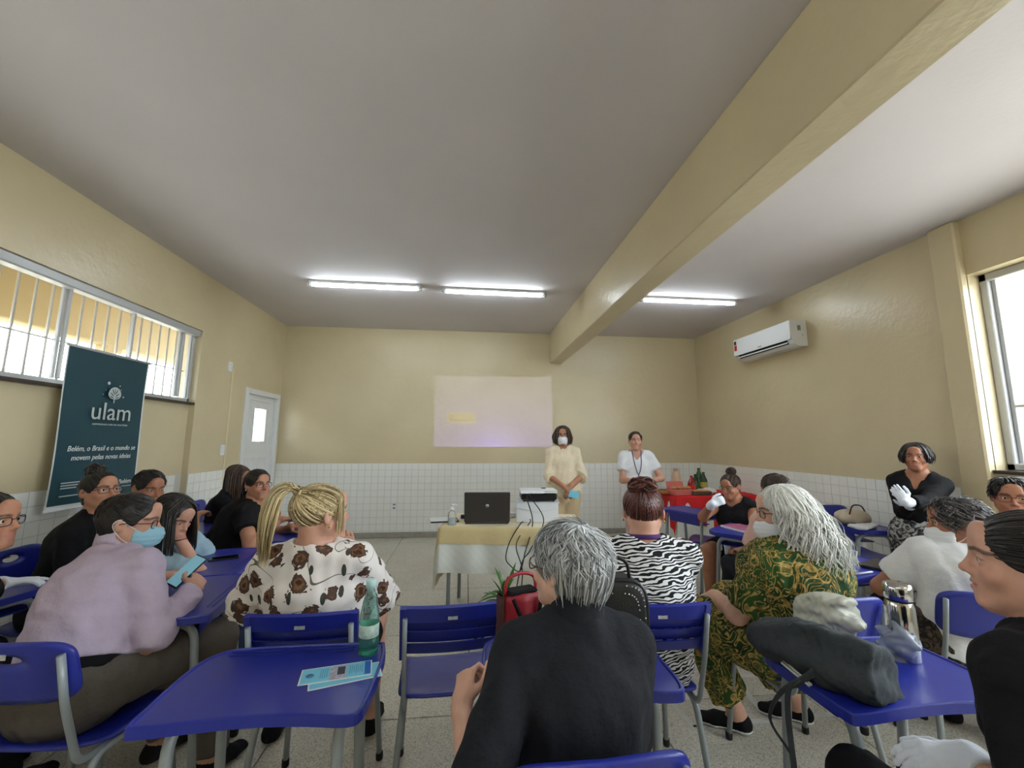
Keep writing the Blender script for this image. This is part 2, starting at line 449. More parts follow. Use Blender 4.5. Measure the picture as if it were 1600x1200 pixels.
# ---- walls
T = 0.18
wb = MB().box(((XL+XR)/2, YB+T/2, H/2), (XR-XL+2*T, T, H)).build('wall_back', [M_WALL])
struct(wb, 'beige back wall with white tiled lower part')
wf = MB().box(((XL+XR)/2, YF-T/2, H/2), (XR-XL+2*T, T, H)).build('wall_front', [M_WALL])
struct(wf, 'beige wall behind the viewer')
WY0, WY1, WZ0, WZ1 = -0.5, 4.66, 1.83, 2.60      # left window
DY0, DY1, DZ = 5.62, 6.60, 2.12                   # door opening incl. frame
m = MB(); X0 = XL-T/2
def lw(y0, y1, z0, z1, dx=0.0): m.box((X0-dx/2, (y0+y1)/2, (z0+z1)/2), (T-dx, y1-y0, z1-z0))
lw(YF, WY0, 0, H); lw(WY0, WY1, WZ1, H); lw(WY0, WY1, 0, WZ0, .06); lw(WY1, DY0, 0, H); lw(DY0, DY1, DZ, H); lw(DY1, YB, 0, H)
wl = m.build('wall_left', [M_WALL]); struct(wl, 'beige left wall with long barred window and white door')
RY0, RY1, RZ0, RZ1 = -2.2, 2.73, 1.25, 2.76       # right window
m = MB(); T2 = 0.24; X0 = XR+T2/2
def rw(y0, y1, z0, z1): m.box((X0, (y0+y1)/2, (z0+z1)/2), (T2, y1-y0, z1-z0))
rw(YF, RY0, 0, H); rw(RY0, RY1, RZ1, H); rw(RY0, RY1, 0, RZ0); rw(RY1, YB, 0, H)
wr = m.build('wall_right', [M_WALL]); struct(wr, 'beige right wall with air conditioner and bright window')
co = MB().bbox((XR-.02, (2.73+2.92)/2, H/2), (.08, .19, H), .012).build('trim_1', M_WALL)
struct(co, 'beige painted column standing out of the right wall beside the window', 'column')
BX0, BX1, BZ = 1.345, 1.553, 2.719
be = MB().bbox(((BX0+BX1)/2, (YF+YB)/2, (BZ+H)/2), (BX1-BX0, YB-YF, H-BZ), .008).build('trim_2', M_WALL)
struct(be, 'deep beige beam running across the ceiling towards the back wall', 'beam')

# ---- tiled wainscot
TS = 0.1
tm = MB().bbox((0, 0, 0), (TS-.0035, .007, TS-.0035), .0012).mesh('tile'); tm.materials.append(M_TILE)
def tiles(parent, spots, rz):
    spots.sort(key=lambda p: p[3])
    for (x, y, z, _) in spots[:290]:
        o = link('tile', tm, None, parent, (x, y, z), rz)
    b = MB(); R = rotz(rz)
    base = MB().bbox((0, 0, 0), (TS-.0035, .007, TS-.0035), .0012)
    v0 = np.concatenate(base.v) @ R.T
    for (x, y, z, _) in spots[290:]: b.add(v0+np.array([x, y, z]), base.f)
    if b.n: tag(b.build('tile_field', M_TILE, parent), kind='stuff')
def grout(name, parent, c, d): MB().box(c, d).build(name, M_GROUT, parent)
NR = 11
sp = []
for r in range(NR):
    for k in range(int((XR-XL)/TS)+1):
        x = XL+.05+k*TS
        if x > XR: break
        z = WAINS-.05-r*TS; sp.append((x, YB-.0055, z, abs(x-.6)+.4*r*TS))
tiles(wb, sp, 0); grout('grout_bed', wb, ((XL+XR)/2, YB-.0015, WAINS/2), (XR-XL, .003, WAINS))
sp = []
for r in range(NR):
    for k in range(70):
        y = YB-.05-k*TS
        if y < -.4: break
        if y < 2.72+.25 and y > 2.68: continue
        z = WAINS-.05-r*TS
        sp.append((XR-.0055 if (y > 2.92 or y < 2.73) else XR-.065, y, z, abs(y-3.4)+.6*(y < 3)))
tiles(wr, [s for s in sp if not (s[1] > 2.73-.05 and s[1] < 2.92+.05)], PI/2); grout('grout_bed', wr, (XR-.0015, (YF+YB)/2, WAINS/2), (.003, YB-YF, WAINS))
sp = []
for r in range(NR):
    for k in range(70):
        y = YB-.05-k*TS
        if y < -.4: break
        if DY0-.05 < y < DY1+.05: continue
        x = XL+.0055
        if y < WY1-.05: x -= .06
        elif y < WY1+.05: continue
        sp.append((x, y, WAINS-.05-r*TS, abs(y-3.6)+.5*(y < 2.4)))
tiles(wl, sp, PI/2)
grout('grout_bed', wl, (XL-.06+.0015, (WY0+WY1)/2, WAINS/2), (.003, WY1-WY0, WAINS)); grout('grout_bed', wl, (XL+.0015, (WY1+DY0)/2, WAINS/2), (.003, DY0-WY1, WAINS))
M_BASE = mat('skirting', srgb(160, 156, 146), 0.6, var=.2)
struct(MB().bbox(((XL+XR)/2, YB-.014, .04), (XR-XL, .022, .08), .006).build('baseboard_back', M_BASE), 'low grey skirting along the back wall', 'baseboard')
struct(MB().bbox((XR-.014, (2.92+YB-.03)/2, .04), (.022, YB-.03-2.92, .08), .006).build('baseboard_right', M_BASE), 'low grey skirting along the right wall', 'baseboard')
struct(MB().bbox((XL+.014, (WY1+DY0)/2, .04), (.022, DY0-WY1, .08), .006).build('baseboard_left', M_BASE), 'low grey skirting beside the white door', 'baseboard')

# ---- left window: sliding panes in aluminium, bars outside, granite sill
M_GLASS = mat('window_glass', (0.93, 0.97, 0.96), 0.02, trans=1.0, ior=1.02, alpha=0.35)
w1 = empty('window_1', (0, 0, 0)); struct(w1, 'long sliding window with vertical bars high on the left wall', 'window')
MB().bbox((XL-.055, (WY0+WY1)/2, WZ1-.035), (.09, WY1-WY0, .07), .01).bbox((XL-.085, (WY0+WY1)/2, WZ0+.02), (.05, WY1-WY0, .035), .004).bbox((XL-.085, WY1-.02, (WZ0+WZ1)/2), (.05, .035, WZ1-WZ0), .004).build('window_frame', M_ALU, w1)
MB().bbox((XL-.10, (WY0+WY1)/2, WZ0-.012), (.20, WY1-WY0, .024), .004).build('window_sill', M_SILL, w1)
k = 0
for y in np.arange(WY0+.06, WY1-.05, 0.118):
    MB().tube([(XL-.155, y, WZ0), (XL-.155, y, WZ1)], .008, 6).build('window_bar', M_BAR, w1)
MB().tube([(XL-.155, WY0, WZ0+.33), (XL-.155, WY1, WZ0+.33)], .006, 6).build('cross_bar', M_BAR, w1)
py = WY0+.02
while py < WY1-.1:
    y1 = min(py+.62, WY1-.04); xo = XL-.075-(.018 if k % 2 else 0)
    s_ = MB()
    for yy in (py+.012, y1-.012): s_.bbox((xo, yy, (WZ0+WZ1)/2), (.022, .024, WZ1-WZ0-.09), .003)
    pane = s_.build('window_sash', M_ALU, w1)
    MB().box((xo, (py+y1)/2, (WZ0+WZ1)/2), (.004, y1-py-.05, WZ1-WZ0-.1)).build('pane', M_GLASS, pane)
    py = y1; k += 1

# ---- outside the left window: covered walkway and the block opposite
ex = MB().box((-4.5, 2.5, 2.84), (.22, 16, .50)).build('walkway_beam', M_EXT); tag(ex, 'yellow outdoor beam of the walkway seen through the left window', 'beam')
ex = MB().box((-3.8, 2.5, 3.16), (1.6, 16, .1)).build('walkway_roof', M_EXT); tag(ex, 'yellow underside of the walkway roof outside the left window', 'roof')
ex = MB()
for yy in (5.6, 9.2): ex = MB().bbox((-4.5, yy, 1.3), (.22, .24, 2.6), .01).build('walkway_post', M_EXT); tag(ex, 'yellow walkway post outside the '+('left window end' if yy < 6 else 'white door'), 'post')
bl = empty('facing_block', (-9.5, 4, 0), 0, 'pale yellow low building across the yard behind the left window', 'building')
MB().box((0, 0, 1.15), (.3, 22, 2.3)).build('wall', M_EXT, bl)
M_BLUEP = mat('blue_pipe_paint', srgb(12, 36, 96), 0.5)
MB().box((.1, 0, 2.36), (.6, 22, .1)).build('roof_edge', M_WHITE, bl)
rl = empty('blue_railing', (-6.6, 3.4, 0), 0, 'blue pipe railing in the bright yard behind the left window', 'railing')
for zz in (2.28, 2.1, 1.9): MB().tube([(0, -4, zz), (0, 4, zz)], .03, 6).build('rail', M_BLUEP, rl)
for yy in (-4, -2, 0, 2, 4): MB().tube([(0, yy, 0), (0, yy, 2.3)], .045, 6).build('rail_post', M_BLUEP, rl)
gr = MB().box((0, 2, -.2), (60, 60, .1)).build('ground', mat('yard_concrete', srgb(196, 190, 178), .9, var=.15)); struct(gr, 'pale concrete yard around the building', 'ground')

# ---- white panelled door with a small glass pane
dr = empty('door_1', (XL, (DY0+DY1)/2, 0)); struct(dr, 'white panelled door with small glass pane at the back of the left wall', 'door')
W_, = (DY1-DY0,)
MB().bbox((-.05, -W_/2+.035, DZ/2), (.14, .07, DZ), .006).bbox((-.05, W_/2-.035, DZ/2), (.14, .07, DZ), .006).bbox((-.05, 0, DZ-.035), (.14, W_-.14, .07), .006).build('door_frame', M_WHITE, dr)
# leaf built around its glass opening
a, b_ = W_/2-.072, DZ-.075; g0, g1, gz0, gz1 = -.17, .17, 1.42, 1.88
lf = MB()
for (y0, y1, z0, z1) in ((-a, g0, .01, b_), (g1, a, .01, b_), (g0, g1, .01, gz0), (g0, g1, gz1, b_)): lf.box((-.05, (y0+y1)/2, (z0+z1)/2), (.04, y1-y0, z1-z0))
leaf = lf.build('door_leaf', M_WHITE, dr)
MB().box((-.05, 0, (gz0+gz1)/2), (.006, g1-g0, gz1-gz0)).build('pane', M_GLASS, leaf)
def ring(y0, y1, z0, z1, x=-.026, t=.016, d=.014):
    r = MB()
    r.bbox((x, (y0+y1)/2, z0), (d, y1-y0+t, t), .004).bbox((x, (y0+y1)/2, z1), (d, y1-y0+t, t), .004).bbox((x, y0, (z0+z1)/2), (d, t, z1-z0), .004).bbox((x, y1, (z0+z1)/2), (d, t, z1-z0), .004); return r
ring(g0, g1, gz0, gz1).build('pane_bead', M_WHITE, leaf)
ring(-.28, .28, 1.3, 1.98).build('panel_moulding', M_WHITE, leaf)
for y0, y1 in ((-.3, -.04), (.04, .3)):
    ring(y0, y1, .72, 1.2).build('panel_moulding', M_WHITE, leaf); ring(y0, y1, .16, .62).build('panel_moulding', M_WHITE, leaf)
MB().tube(fillet([(-.03, -.34, 1.03), (.03, -.34, 1.03), (.03, -.24, 1.03)], .02), .008, 8).build('door_handle', M_ALU, leaf)

# ---- right window
w2 = empty('window_2', (0, 0, 0)); struct(w2, 'tall bright window at the right edge beyond the column', 'window')
xf = XR+.14
MB().bbox((xf, (RY0+RY1)/2, RZ1-.03), (.07, RY1-RY0, .06), .006).bbox((xf, (RY0+RY1)/2, RZ0+.025), (.07, RY1-RY0, .05), .006).bbox((xf, RY1-.025, (RZ0+RZ1)/2), (.07, .05, RZ1-RZ0), .006).build('window_frame', M_ALU, w2)
MB().bbox((XR+.08, (RY0+RY1)/2, RZ0-.012), (.22, RY1-RY0, .026), .004).build('window_sill', M_SILL, w2)
py = RY1-.05; k = 0
while py > RY0+.1:
    y0 = max(py-.72, RY0+.03); xo = xf-(.012 if k % 2 else -.012)
    s_ = MB()
    for yy in (py-.014, y0+.014): s_.bbox((xo, yy, (RZ0+RZ1)/2), (.024, .026, RZ1-RZ0-.1), .003)
    s_.bbox((xo, (py+y0)/2, 1.72), (.018, py-y0-.05, .02), .002)
    pane = s_.build('window_sash', M_ALU, w2)
    MB().box((xo, (py+y0)/2, (RZ0+RZ1)/2), (.004, py-y0-.05, RZ1-RZ0-.1)).build('pane', M_GLASS, pane)
    py = y0; k += 1
ex = MB().bbox((XR+.75, 2.98, 1.5), (.5, .3, 3.2), .01).build('outdoor_pier', mat('cream_outdoor_paint', srgb(236, 228, 206), .7)); tag(ex, 'cream outdoor pier just outside the right window', 'pillar')

# ---- ceiling tube lights
M_TUBE = mat('lit_tube', (1, 1, 1), 0.4, emit=(0.86, 0.95, 1.0), estr=44.0)
def tube_light(x0, x1, y, lab):
    cx = (x0+x1)/2; ln = x1-x0
    t = empty('ceiling_light', (cx, y, H), 0, lab, 'ceiling light', 'tube lights on the ceiling')
    MB().bbox((0, 0, -.014), (ln-.06, .075, .028), .006).build('base', M_PLASTIC, t)
    MB().tube([(-ln/2+.07, 0, -.042), (ln/2-.07, 0, -.042)], .019, 10).build('tube', M_TUBE, t)
    for s in (-1, 1):
        MB().bbox((s*(ln/2-.035), 0, -.035), (.03, .05, .068), .008).tube([(s*(ln/2-.06), 0, -.042), (s*(ln/2-.01), 0, -.042)], .022, 10).build('end_cap', M_PLASTIC, t)
tube_light(-1.81, -.53, 4.68, 'long lit ceiling tube above the back left, nearest the left wall')
tube_light(-.33, .93, 4.72, 'long lit ceiling tube just left of the ceiling beam')
tube_light(2.08, 3.37, 4.73, 'lit ceiling tube to the right of the ceiling beam')
for (a0, a1, w_) in ((-1.81, -.53, 'left'), (-.33, .93, 'middle'), (2.08, 3.37, 'right')): tube_light(a0, a1, -.7, w_+' lit ceiling tube of the row over the near end of the room')
# ================================================================== PEOPLE: builders
def skin_mat(name, col, lip=(0.45, 0.16, 0.14), brow=(0.03, 0.02, 0.015)):
    if name in MATS: return MATS[name]
    m, nt, b = new_mat(name)
    tc = N(nt, 'ShaderNodeTexCoord'); at = N(nt, 'ShaderNodeAttribute', attribute_name='tint'); sp = N(nt, 'ShaderNodeSeparateColor'); L(nt, at.outputs['Color'], sp.inputs[0])
    nz = N(nt, 'ShaderNodeTexNoise', i_Scale=22.0, i_Detail=5.0); L(nt, tc.outputs['Object'], nz.inputs['Vector'])
    rp = ramp(nt, [(0.3, tuple(x*.88 for x in col)), (0.7, tuple(min(1, x*1.08) for x in col))]); L(nt, nz.outputs['Fac'], rp.inputs[0])
    prev = rp.outputs[0]
    for ch, c in ((2, tuple(min(1, a*f) for a, f in zip(col, (1.0, .72, .68)))), (0, lip), (1, brow)):
        mx = N(nt, 'ShaderNodeMix', data_type='RGBA'); L(nt, sp.outputs[ch], mx.inputs[0]); L(nt, prev, mx.inputs[6]); mx.inputs[7].default_value = c4(c); prev = mx.outputs[2]
    L(nt, prev, b.inputs['Base Color'])
    b.inputs['Roughness'].default_value = 0.48; b.inputs['Specular IOR Level'].default_value = 0.4
    b.inputs['Subsurface Weight'].default_value = 0.08; b.inputs['Subsurface Radius'].default_value = (0.012, 0.005, 0.003)
    n2 = N(nt, 'ShaderNodeTexNoise', i_Scale=260.0, i_Detail=2.0); L(nt, tc.outputs['Object'], n2.inputs['Vector'])
    bp = N(nt, 'ShaderNodeBump', i_Strength=0.12, i_Distance=0.002); L(nt, n2.outputs['Fac'], bp.inputs['Height']); L(nt, bp.outputs[0], b.inputs['Normal'])
    MATS[name] = m; return m
def hair_mat(name, dark, light, rough=0.42, mid=0.5):
    if name in MATS: return MATS[name]
    m, nt, b = new_mat(name)
    at = N(nt, 'ShaderNodeAttribute', attribute_name='tint'); sp = N(nt, 'ShaderNodeSeparateColor'); L(nt, at.outputs['Color'], sp.inputs[0])
    rp = ramp(nt, [(0.1, dark), (mid, tuple((a+c)/2 for a, c in zip(dark, light))), (0.95, light)]); L(nt, sp.outputs[0], rp.inputs[0]); L(nt, rp.outputs[0], b.inputs['Base Color'])
    tc = N(nt, 'ShaderNodeTexCoord'); nz = N(nt, 'ShaderNodeTexNoise', i_Scale=180.0, i_Detail=2.0); L(nt, tc.outputs['Object'], nz.inputs['Vector'])
    bp = N(nt, 'ShaderNodeBump', i_Strength=0.25, i_Distance=0.003); L(nt, nz.outputs['Fac'], bp.inputs['Height']); L(nt, bp.outputs[0], b.inputs['Normal'])
    b.inputs['Roughness'].default_value = rough; b.inputs['Specular IOR Level'].default_value = 0.45
    MATS[name] = m; return m
def unit(v): v = np.asarray(v, float); return v/(np.linalg.norm(v)+1e-12)
M_EYE = mat('eye_white', srgb(214, 206, 198), 0.25); M_IRIS = mat('dark_brown_iris', srgb(38, 24, 16), 0.15)
M_LENS = mat('spectacle_lens', (0.95, 0.97, 0.98), 0.03, trans=1.0, ior=1.1, alpha=0.25)
M_GLOVE = mat('white_cotton_glove', srgb(222, 228, 238), 0.85, bump=.25, bscale=90, var=.05)
M_MASKW = mat('white_face_mask', srgb(228, 232, 236), 0.8, bump=.1, bscale=120)
M_MASKB = mat('pale_blue_face_mask', srgb(150, 196, 214), 0.8, bump=.1, bscale=120)

def ik(a, c, l1, l2, pole):
    a = np.asarray(a, float); c = np.asarray(c, float); d = c-a; D = np.linalg.norm(d)
    if D > (l1+l2)*.995: c = a+d/D*(l1+l2)*.995; d = c-a; D = np.linalg.norm(d)
    u = d/D; x = (l1*l1-l2*l2+D*D)/(2*D); h = math.sqrt(max(0, l1*l1-x*x))
    p = np.asarray(pole, float); p = p-u*np.dot(p, u); p = p/(np.linalg.norm(p)+1e-9)
    return a+u*x+p*h, c

def hand_prims(S, wrist, fdir, back, side, curl=.5, spread=.05, s=1.0, inf=0.0, k=.006, thumb=.4, point=False, rf=1.0):
    """wrist origin, fdir along the fingers, back = back-of-hand normal, side = +1 thumb towards +x of the hand frame"""
    y = unit(fdir); z = np.asarray(back, float); z = unit(z-y*np.dot(z, y)); x = np.cross(y, z)*side
    def W(p): return np.asarray(wrist)+s*(p[0]*x+p[1]*y+p[2]*z)
    S.limb(W((0, -.02, 0)), W((0, .03, 0)), (.026*s+inf, .019*s+inf), (.034*s+inf, .017*s+inf), x, k=.02)
    S.limb(W((0, .03, 0)), W((.002, .082, 0)), (.034*s+inf, .016*s+inf), (.038*s+inf, .0125*s+inf), x, k=.015)
    for (fx, ln, c0) in ((.028, .070, .9), (.0095, .078, 1.0), (-.0095, .072, 1.05), (-.027, .057, 1.15)):
        c = curl*c0
        if point and fx == .028: c = .08
        p = np.array([fx, .083, 0.]); ang = -.10-c*.8; r = .0092*s*rf+inf
        sx = fx*spread*10
        for i, (q, dr) in enumerate(((.46, 1.0), (.31, .9), (.23, .8))):
            d = np.array([sx*.35, math.cos(ang), math.sin(ang)]); e = p+d*ln*q
            S.limb(W(p), W(e), r*dr, r*dr*.92, k=k*.5 if i == 0 else .004); p = e; ang -= c*(1.1 if i == 0 else .8)
    p = np.array([.024, .022, -.004]); d = unit((.75, .75, -.25-.5*thumb))
    e = p+d*.045; S.limb(W(p), W(e), .0135*s+inf, .0105*s+inf, k=.01)
    d2 = unit((.35-.5*thumb, .9, -.35*thumb)); f = e+d2*.032; S.limb(W(e), W(f), .0105*s+inf, .0095*s+inf, k=.004)
    g = f+unit((.2-.6*thumb, .95, -.3*thumb))*.024; S.limb(W(f), W(g), .0095*s+inf, .0078*s+inf, k=.004)
    return W((0, .06, 0))

def strands_mesh(name, paths, radii, material, parent, n=3, flat=.7, rnd=None):
    """many tapered locks in one mesh; paths (S, P, 3)"""
    Pth = np.asarray(paths, float); Sn, m, _ = Pth.shape
    R = np.asarray(radii, float)
    if R.ndim == 0: R = np.full(Sn, R)
    prof = np.interp(np.linspace(0, 1, m), [0, .12, .7, 1], [.75, 1, .9, .18])
    T = np.gradient(Pth, axis=1); T /= np.linalg.norm(T, axis=2)[..., None]+1e-9
    ref = Pth-Pth.mean(axis=(0, 1)); ref = ref-T*(ref*T).sum(2)[..., None]; ref /= np.linalg.norm(ref, axis=2)[..., None]+1e-9
    w = np.cross(T, ref); a = np.arange(n)*2*PI/n+.4
    V = Pth[:, :, None, :]+(R[:, None]*prof[None, :])[:, :, None, None]*(np.cos(a)[None, None, :, None]*w[:, :, None, :]+flat*np.sin(a)[None, None, :, None]*ref[:, :, None, :])
    V = V.reshape(-1, 3)
    base = (np.arange(Sn)*m*n)[:, None, None]; i = np.arange(m-1)[None, :, None]*n; j = np.arange(n)[None, None, :]; j2 = (j+1) % n
    F = np.stack([base+i+j, base+i+j2, base+i+n+j2, base+i+n+j], -1).reshape(-1, 4)
    rnd = np.random.rand(Sn) if rnd is None else rnd
    tint = np.repeat(rnd, m*n)[:, None]*np.ones((1, 3))
    return V, F, tint

def slerp(a, b, t):
    o = math.acos(max(-1, min(1, float(np.dot(a, b))))); 
    if o < 1e-4: return a+(b-a)*t
    return (math.sin((1-t)*o)*a+math.sin(t*o)*b)/math.sin(o)

class Person:
    """a figure built in its own frame: x right, y forward, z up, origin on the floor"""
    def __init__(s, label, loc, face, head, seated=True, skin=(0.42, 0.25, 0.17), sname='tan_skin', scale=1.0, girth=1.0, head_dir=None, pitch=0.0, roll=0.0, bust=0.6, belly=0.0,
                 pelvis=(0, -.06, .545), hs=1.0, lod=1.0, shoulder=.152, twist=0.0, shrug=0.0, gloved=False):
        s.gl = gloved
        s.root = empty('person', (loc[0], loc[1], 0), math.radians(face), label, 'person')
        s.loc = np.array([loc[0], loc[1], 0.]); s.R = rotz(math.radians(face)); s.sc = scale; s.g = girth; s.lod = lod; s.hs = hs; s.HV = np.array([1., 1., .90])*hs
        s.seated = seated; s.skin = skin_mat(sname, skin)
        hd = s.dl(head_dir if head_dir is not None else s.R @ np.array([0, 1, 0]))
        yaw = math.atan2(-hd[0], hd[1])
        s.HM = rotz(yaw) @ rotx(math.radians(pitch)) @ roty(math.radians(roll))
        s.HC = s.pl(head)
        s.P = np.array(pelvis, float)
        hz = s.HM @ np.array([0, 0, 1.])
        s.NB = s.HC-hz*.140*hs-s.HM @ np.array([0, .022, 0])*hs+np.array([0, -.0, 0])
        up = unit(s.NB-s.P); s.up = up
        rt = rotz(math.radians(twist)) @ np.array([1., 0, 0]); rt = unit(rt-up*np.dot(rt, up)); s.rt = rt; s.fw = np.cross(up, rt)
        D = s.NB-s.P
        s.WA = s.P+D*.36-s.fw*.012; s.CH = s.P+D*.70-s.fw*.012
        s.SH = {sd: s.NB-up*(.052-shrug)+rt*sg*shoulder*scale+s.fw*.004 for sd, sg in (('r', 1), ('l', -1))}
        s.EL = {}; s.WR = {}; s.KN = {}; s.AN = {}; s.hand = {}; s.bust = bust; s.belly = belly
    def pl(s, p): return s.R.T @ (np.asarray(p, float)-s.loc)
    def dl(s, d): return s.R.T @ np.asarray(d, float)
    def h2l(s, p): return s.HC+s.HM @ (np.asarray(p, float)*s.HV)
    def arm(s, sd, wrist, pole=(0, -.3, -1), fdir=None, back=None, curl=.5, local=False, up_len=.275, fo_len=.235, **kw):
        w = np.asarray(wrist, float) if local else s.pl(wrist)
        e, w = ik(s.SH[sd], w, up_len*s.sc, fo_len*s.sc, pole)
        s.EL[sd], s.WR[sd] = e, w
        fd = unit(w-e) if fdir is None else unit(fdir if local else s.dl(fdir))
        bk = np.array([0, 0, 1.]) if back is None else np.asarray(back if local else s.dl(back), float)
        s.hand[sd] = dict(fdir=fd, back=bk, curl=curl, kw=kw)
        return s
    def leg(s, sd, knee=None, ankle=None, local=True):
        sg = 1 if sd == 'r' else -1
        if s.seated:
            k = np.array([sg*.11, .40, .53]) if knee is None else np.asarray(knee, float)
            a = np.array([sg*.11, .42, .085]) if ankle is None else np.asarray(ankle, float)
        else:
            k = np.array([sg*.085, .02, .48*s.sc]) if knee is None else np.asarray(knee, float)
            a = np.array([sg*.085, -.01, .08]) if ankle is None else np.asarray(ankle, float)
        s.KN[sd], s.AN[sd] = k, a; return s
    # ---- fields
    def torso(s, S, inf=0.0, k=.05, top=True, lo=None):
        g = s.g; rt = s.rt
        S.limb(s.P-s.up*.02, s.WA, (.152*g+inf, .116*g+inf), (.125*g+inf, .100*g+inf), rt, k=k)
        S.limb(s.WA, s.CH, (.125*g+inf, .100*g+inf), (.142*g+inf, .112*g+inf), rt, k=k)
        S.limb(s.CH, s.NB-s.up*.055, (.142*g+inf, .112*g+inf), (.118*(.5+.5*g)+inf, .072*g+inf), rt, k=k)
        if s.bust > 0:
            for sg in (-1, 1): S.ell(s.CH+s.rt*sg*.068*g+s.fw*(.085*g)-s.up*.005, np.array([.062, .05, .062])*(.55+.45*s.bust)*g+inf, k=.04)
        if s.belly > 0: S.ell((s.P+s.WA)/2+s.fw*.06*g, np.array([.13, .10, .13])*g*(.6+.4*s.belly)+inf, k=.06)
        if top:
            for sd in 'rl': S.limb(s.NB+s.up*.005, s.SH[sd]+s.up*.004, (.050+inf), (.046*(.5+.5*g)+inf), k=.035)
        return S
    def upper(s, S, sd, t=1.0, inf=0.0, flare=0.0, k=.03, flat=False):
        g = .6+.4*s.g; a, b = s.SH[sd], s.EL[sd]; e = a+(b-a)*t
        S.limb(a, e, .050*g+inf, (.050+(.040-.050)*t)*g+inf+flare, k=k, fb=flat); return S
    def fore(s, S, sd, t=1.0, inf=0.0, flare=0.0, k=.02, flat=False, t0=0.0):
        g = .65+.35*s.g; a, b = s.EL[sd], s.WR[sd]; e = a+(b-a)*t; a = a+(b-a)*t0
        S.limb(a, e, (.040-.012*t0)*g+inf, (.040-.0155*t)*g+inf+flare, k=k, fb=flat, fa=t0 > 0); return S
    def thigh(s, S, sd, t=1.0, inf=0.0, k=.05, flat=False):
        g = s.g; sg = 1 if sd == 'r' else -1
        a = s.P+s.rt*sg*.088*g+np.array([0, .02, -.01]); b = s.KN[sd]; e = a+(b-a)*t
        S.limb(a, e, .088*g+inf, (.088-.028*t)*g+inf, k=k, fb=flat); return S
    def shin(s, S, sd, t=1.0, inf=0.0, k=.02, flat=False, flare=0.0):
        g = .6+.4*s.g; a, b = s.KN[sd], s.AN[sd]; e = a+(b-a)*t
        m_ = a+(b-a)*min(.35, t)
        S.limb(a, m_, .056*g+inf, .053*g+inf, k=k)
        S.limb(m_, e, .053*g+inf, (.053-.018*t)*g+inf+flare, k=k, fb=flat); return S
    def foot_dir(s, sd): 
        d = s.AN[sd]-s.KN[sd]; f = np.array([0, 1., 0]) if not hasattr(s, 'fdirs') else s.fdirs.get(sd, np.array([0, 1., 0])); return unit(f)
    def foot(s, S, sd, inf=0.0, k=.02):
        a = s.AN[sd]; f = s.foot_dir(sd); side = np.array([f[1], -f[0], 0])
        h_ = a-np.array([0, 0, a[2]-.036])
        S.limb(a, h_-f*.03+np.array([0, 0, .0]), .036+inf, .033+inf, k=.03)
        S.limb(h_-f*.03, h_+f*.10, (.034+inf, .032+inf), (.042+inf, .022+inf), side, k=.02)
        S.limb(h_+f*.10-np.array([0, 0, .008]), h_+f*.165-np.array([0, 0, .012]), (.042+inf, .020+inf), (.034+inf, .015+inf), side, k=.02); return S
    def neck(s, S, inf=0.0, k=.025):
        S.limb(s.h2l((0, -.026, -.05)), s.NB-s.up*.035, (.049+.004*s.g)*s.hs+inf, (.054+.006*s.g)*s.hs+inf, k=k); return S
    def headf(s, S, inf=0.0, ears=True, fem=1.0):
        h = s.hs; c = s.h2l; M = s.HM
        def e(p, r, k=.02, R=None, op='u'): S.ell(c(p), np.array(r)*s.HV+inf, M if R is None else M @ R, k=k, op=op)
        def l(a, b, r0, r1, k=.012, op='u'): S.limb(c(a), c(b), r0*h+inf, r1*h+inf, k=k, op=op)
        e((0, -.014, .036), (.074, .094, .084), k=.01)
        e((0, .026, -.022), (.057, .064, .086), k=.03)
        for sg in (-1, 1):
            l((sg*.050, .004, -.048), (sg*.014, .062, -.096), .021, .017, k=.03)
            e((sg*.036, .060, -.030), (.024, .022, .022), k=.02)
            l((sg*.012, .082, .022), (sg*.044, .069, .022), .0075, .007, k=.016)
        l((-.007, .075, -.099), (.007, .075, -.099), .0165, .0165, k=.025)
        e((0, .078, .060), (.035, .014, .03), k=.03)
        l((0, .086, .012), (0, .1045, -.025), .0065, .0090, k=.012)
        e((0, .1045, -.0280), (.0092, .0098, .0085), k=.008)
        for sg in (-1, 1): e((sg*.0110, .0950, -.0325), (.0072, .0090, .0065), k=.006)
        e((0, .079, -.060), (.026, .0165, .024), k=.02)
        # eye hollows, lids, openings
        for sg in (-1, 1):
            e((sg*.0325, .098, .004), (.018, .017, .011), k=.014, op='s')
            e((sg*.0315, .0715, .0035), (.0148, .0148, .0135), k=.006)
            e((sg*.0315, .0905, .0028), (.0135, .012, .0056), k=.003, op='s')
        # lips
        for (z, w, r, y) in ((-.0575, .022, .0058, .0925), (-.0690, .0195, .0070, .0915)):
            for sg in (-1, 1): l((0, y, z), (sg*w, y-.0085, (-.0625)), r, r*.5, k=.006)
        for sg in (-1, 1): l((0, .0985, -.0628), (sg*.023, .0865, -.0622), .0022, .0018, k=.004, op='s')
        if ears:
            for sg in (-1, 1):
                e((sg*.078, -.010, -.002), (.0085, .019, .031), k=.012, R=rotz(sg*.35) @ rotx(-.15))
                e((sg*.086, -.004, .002), (.007, .010, .018), k=.006, R=rotz(sg*.35), op='s')
        return S
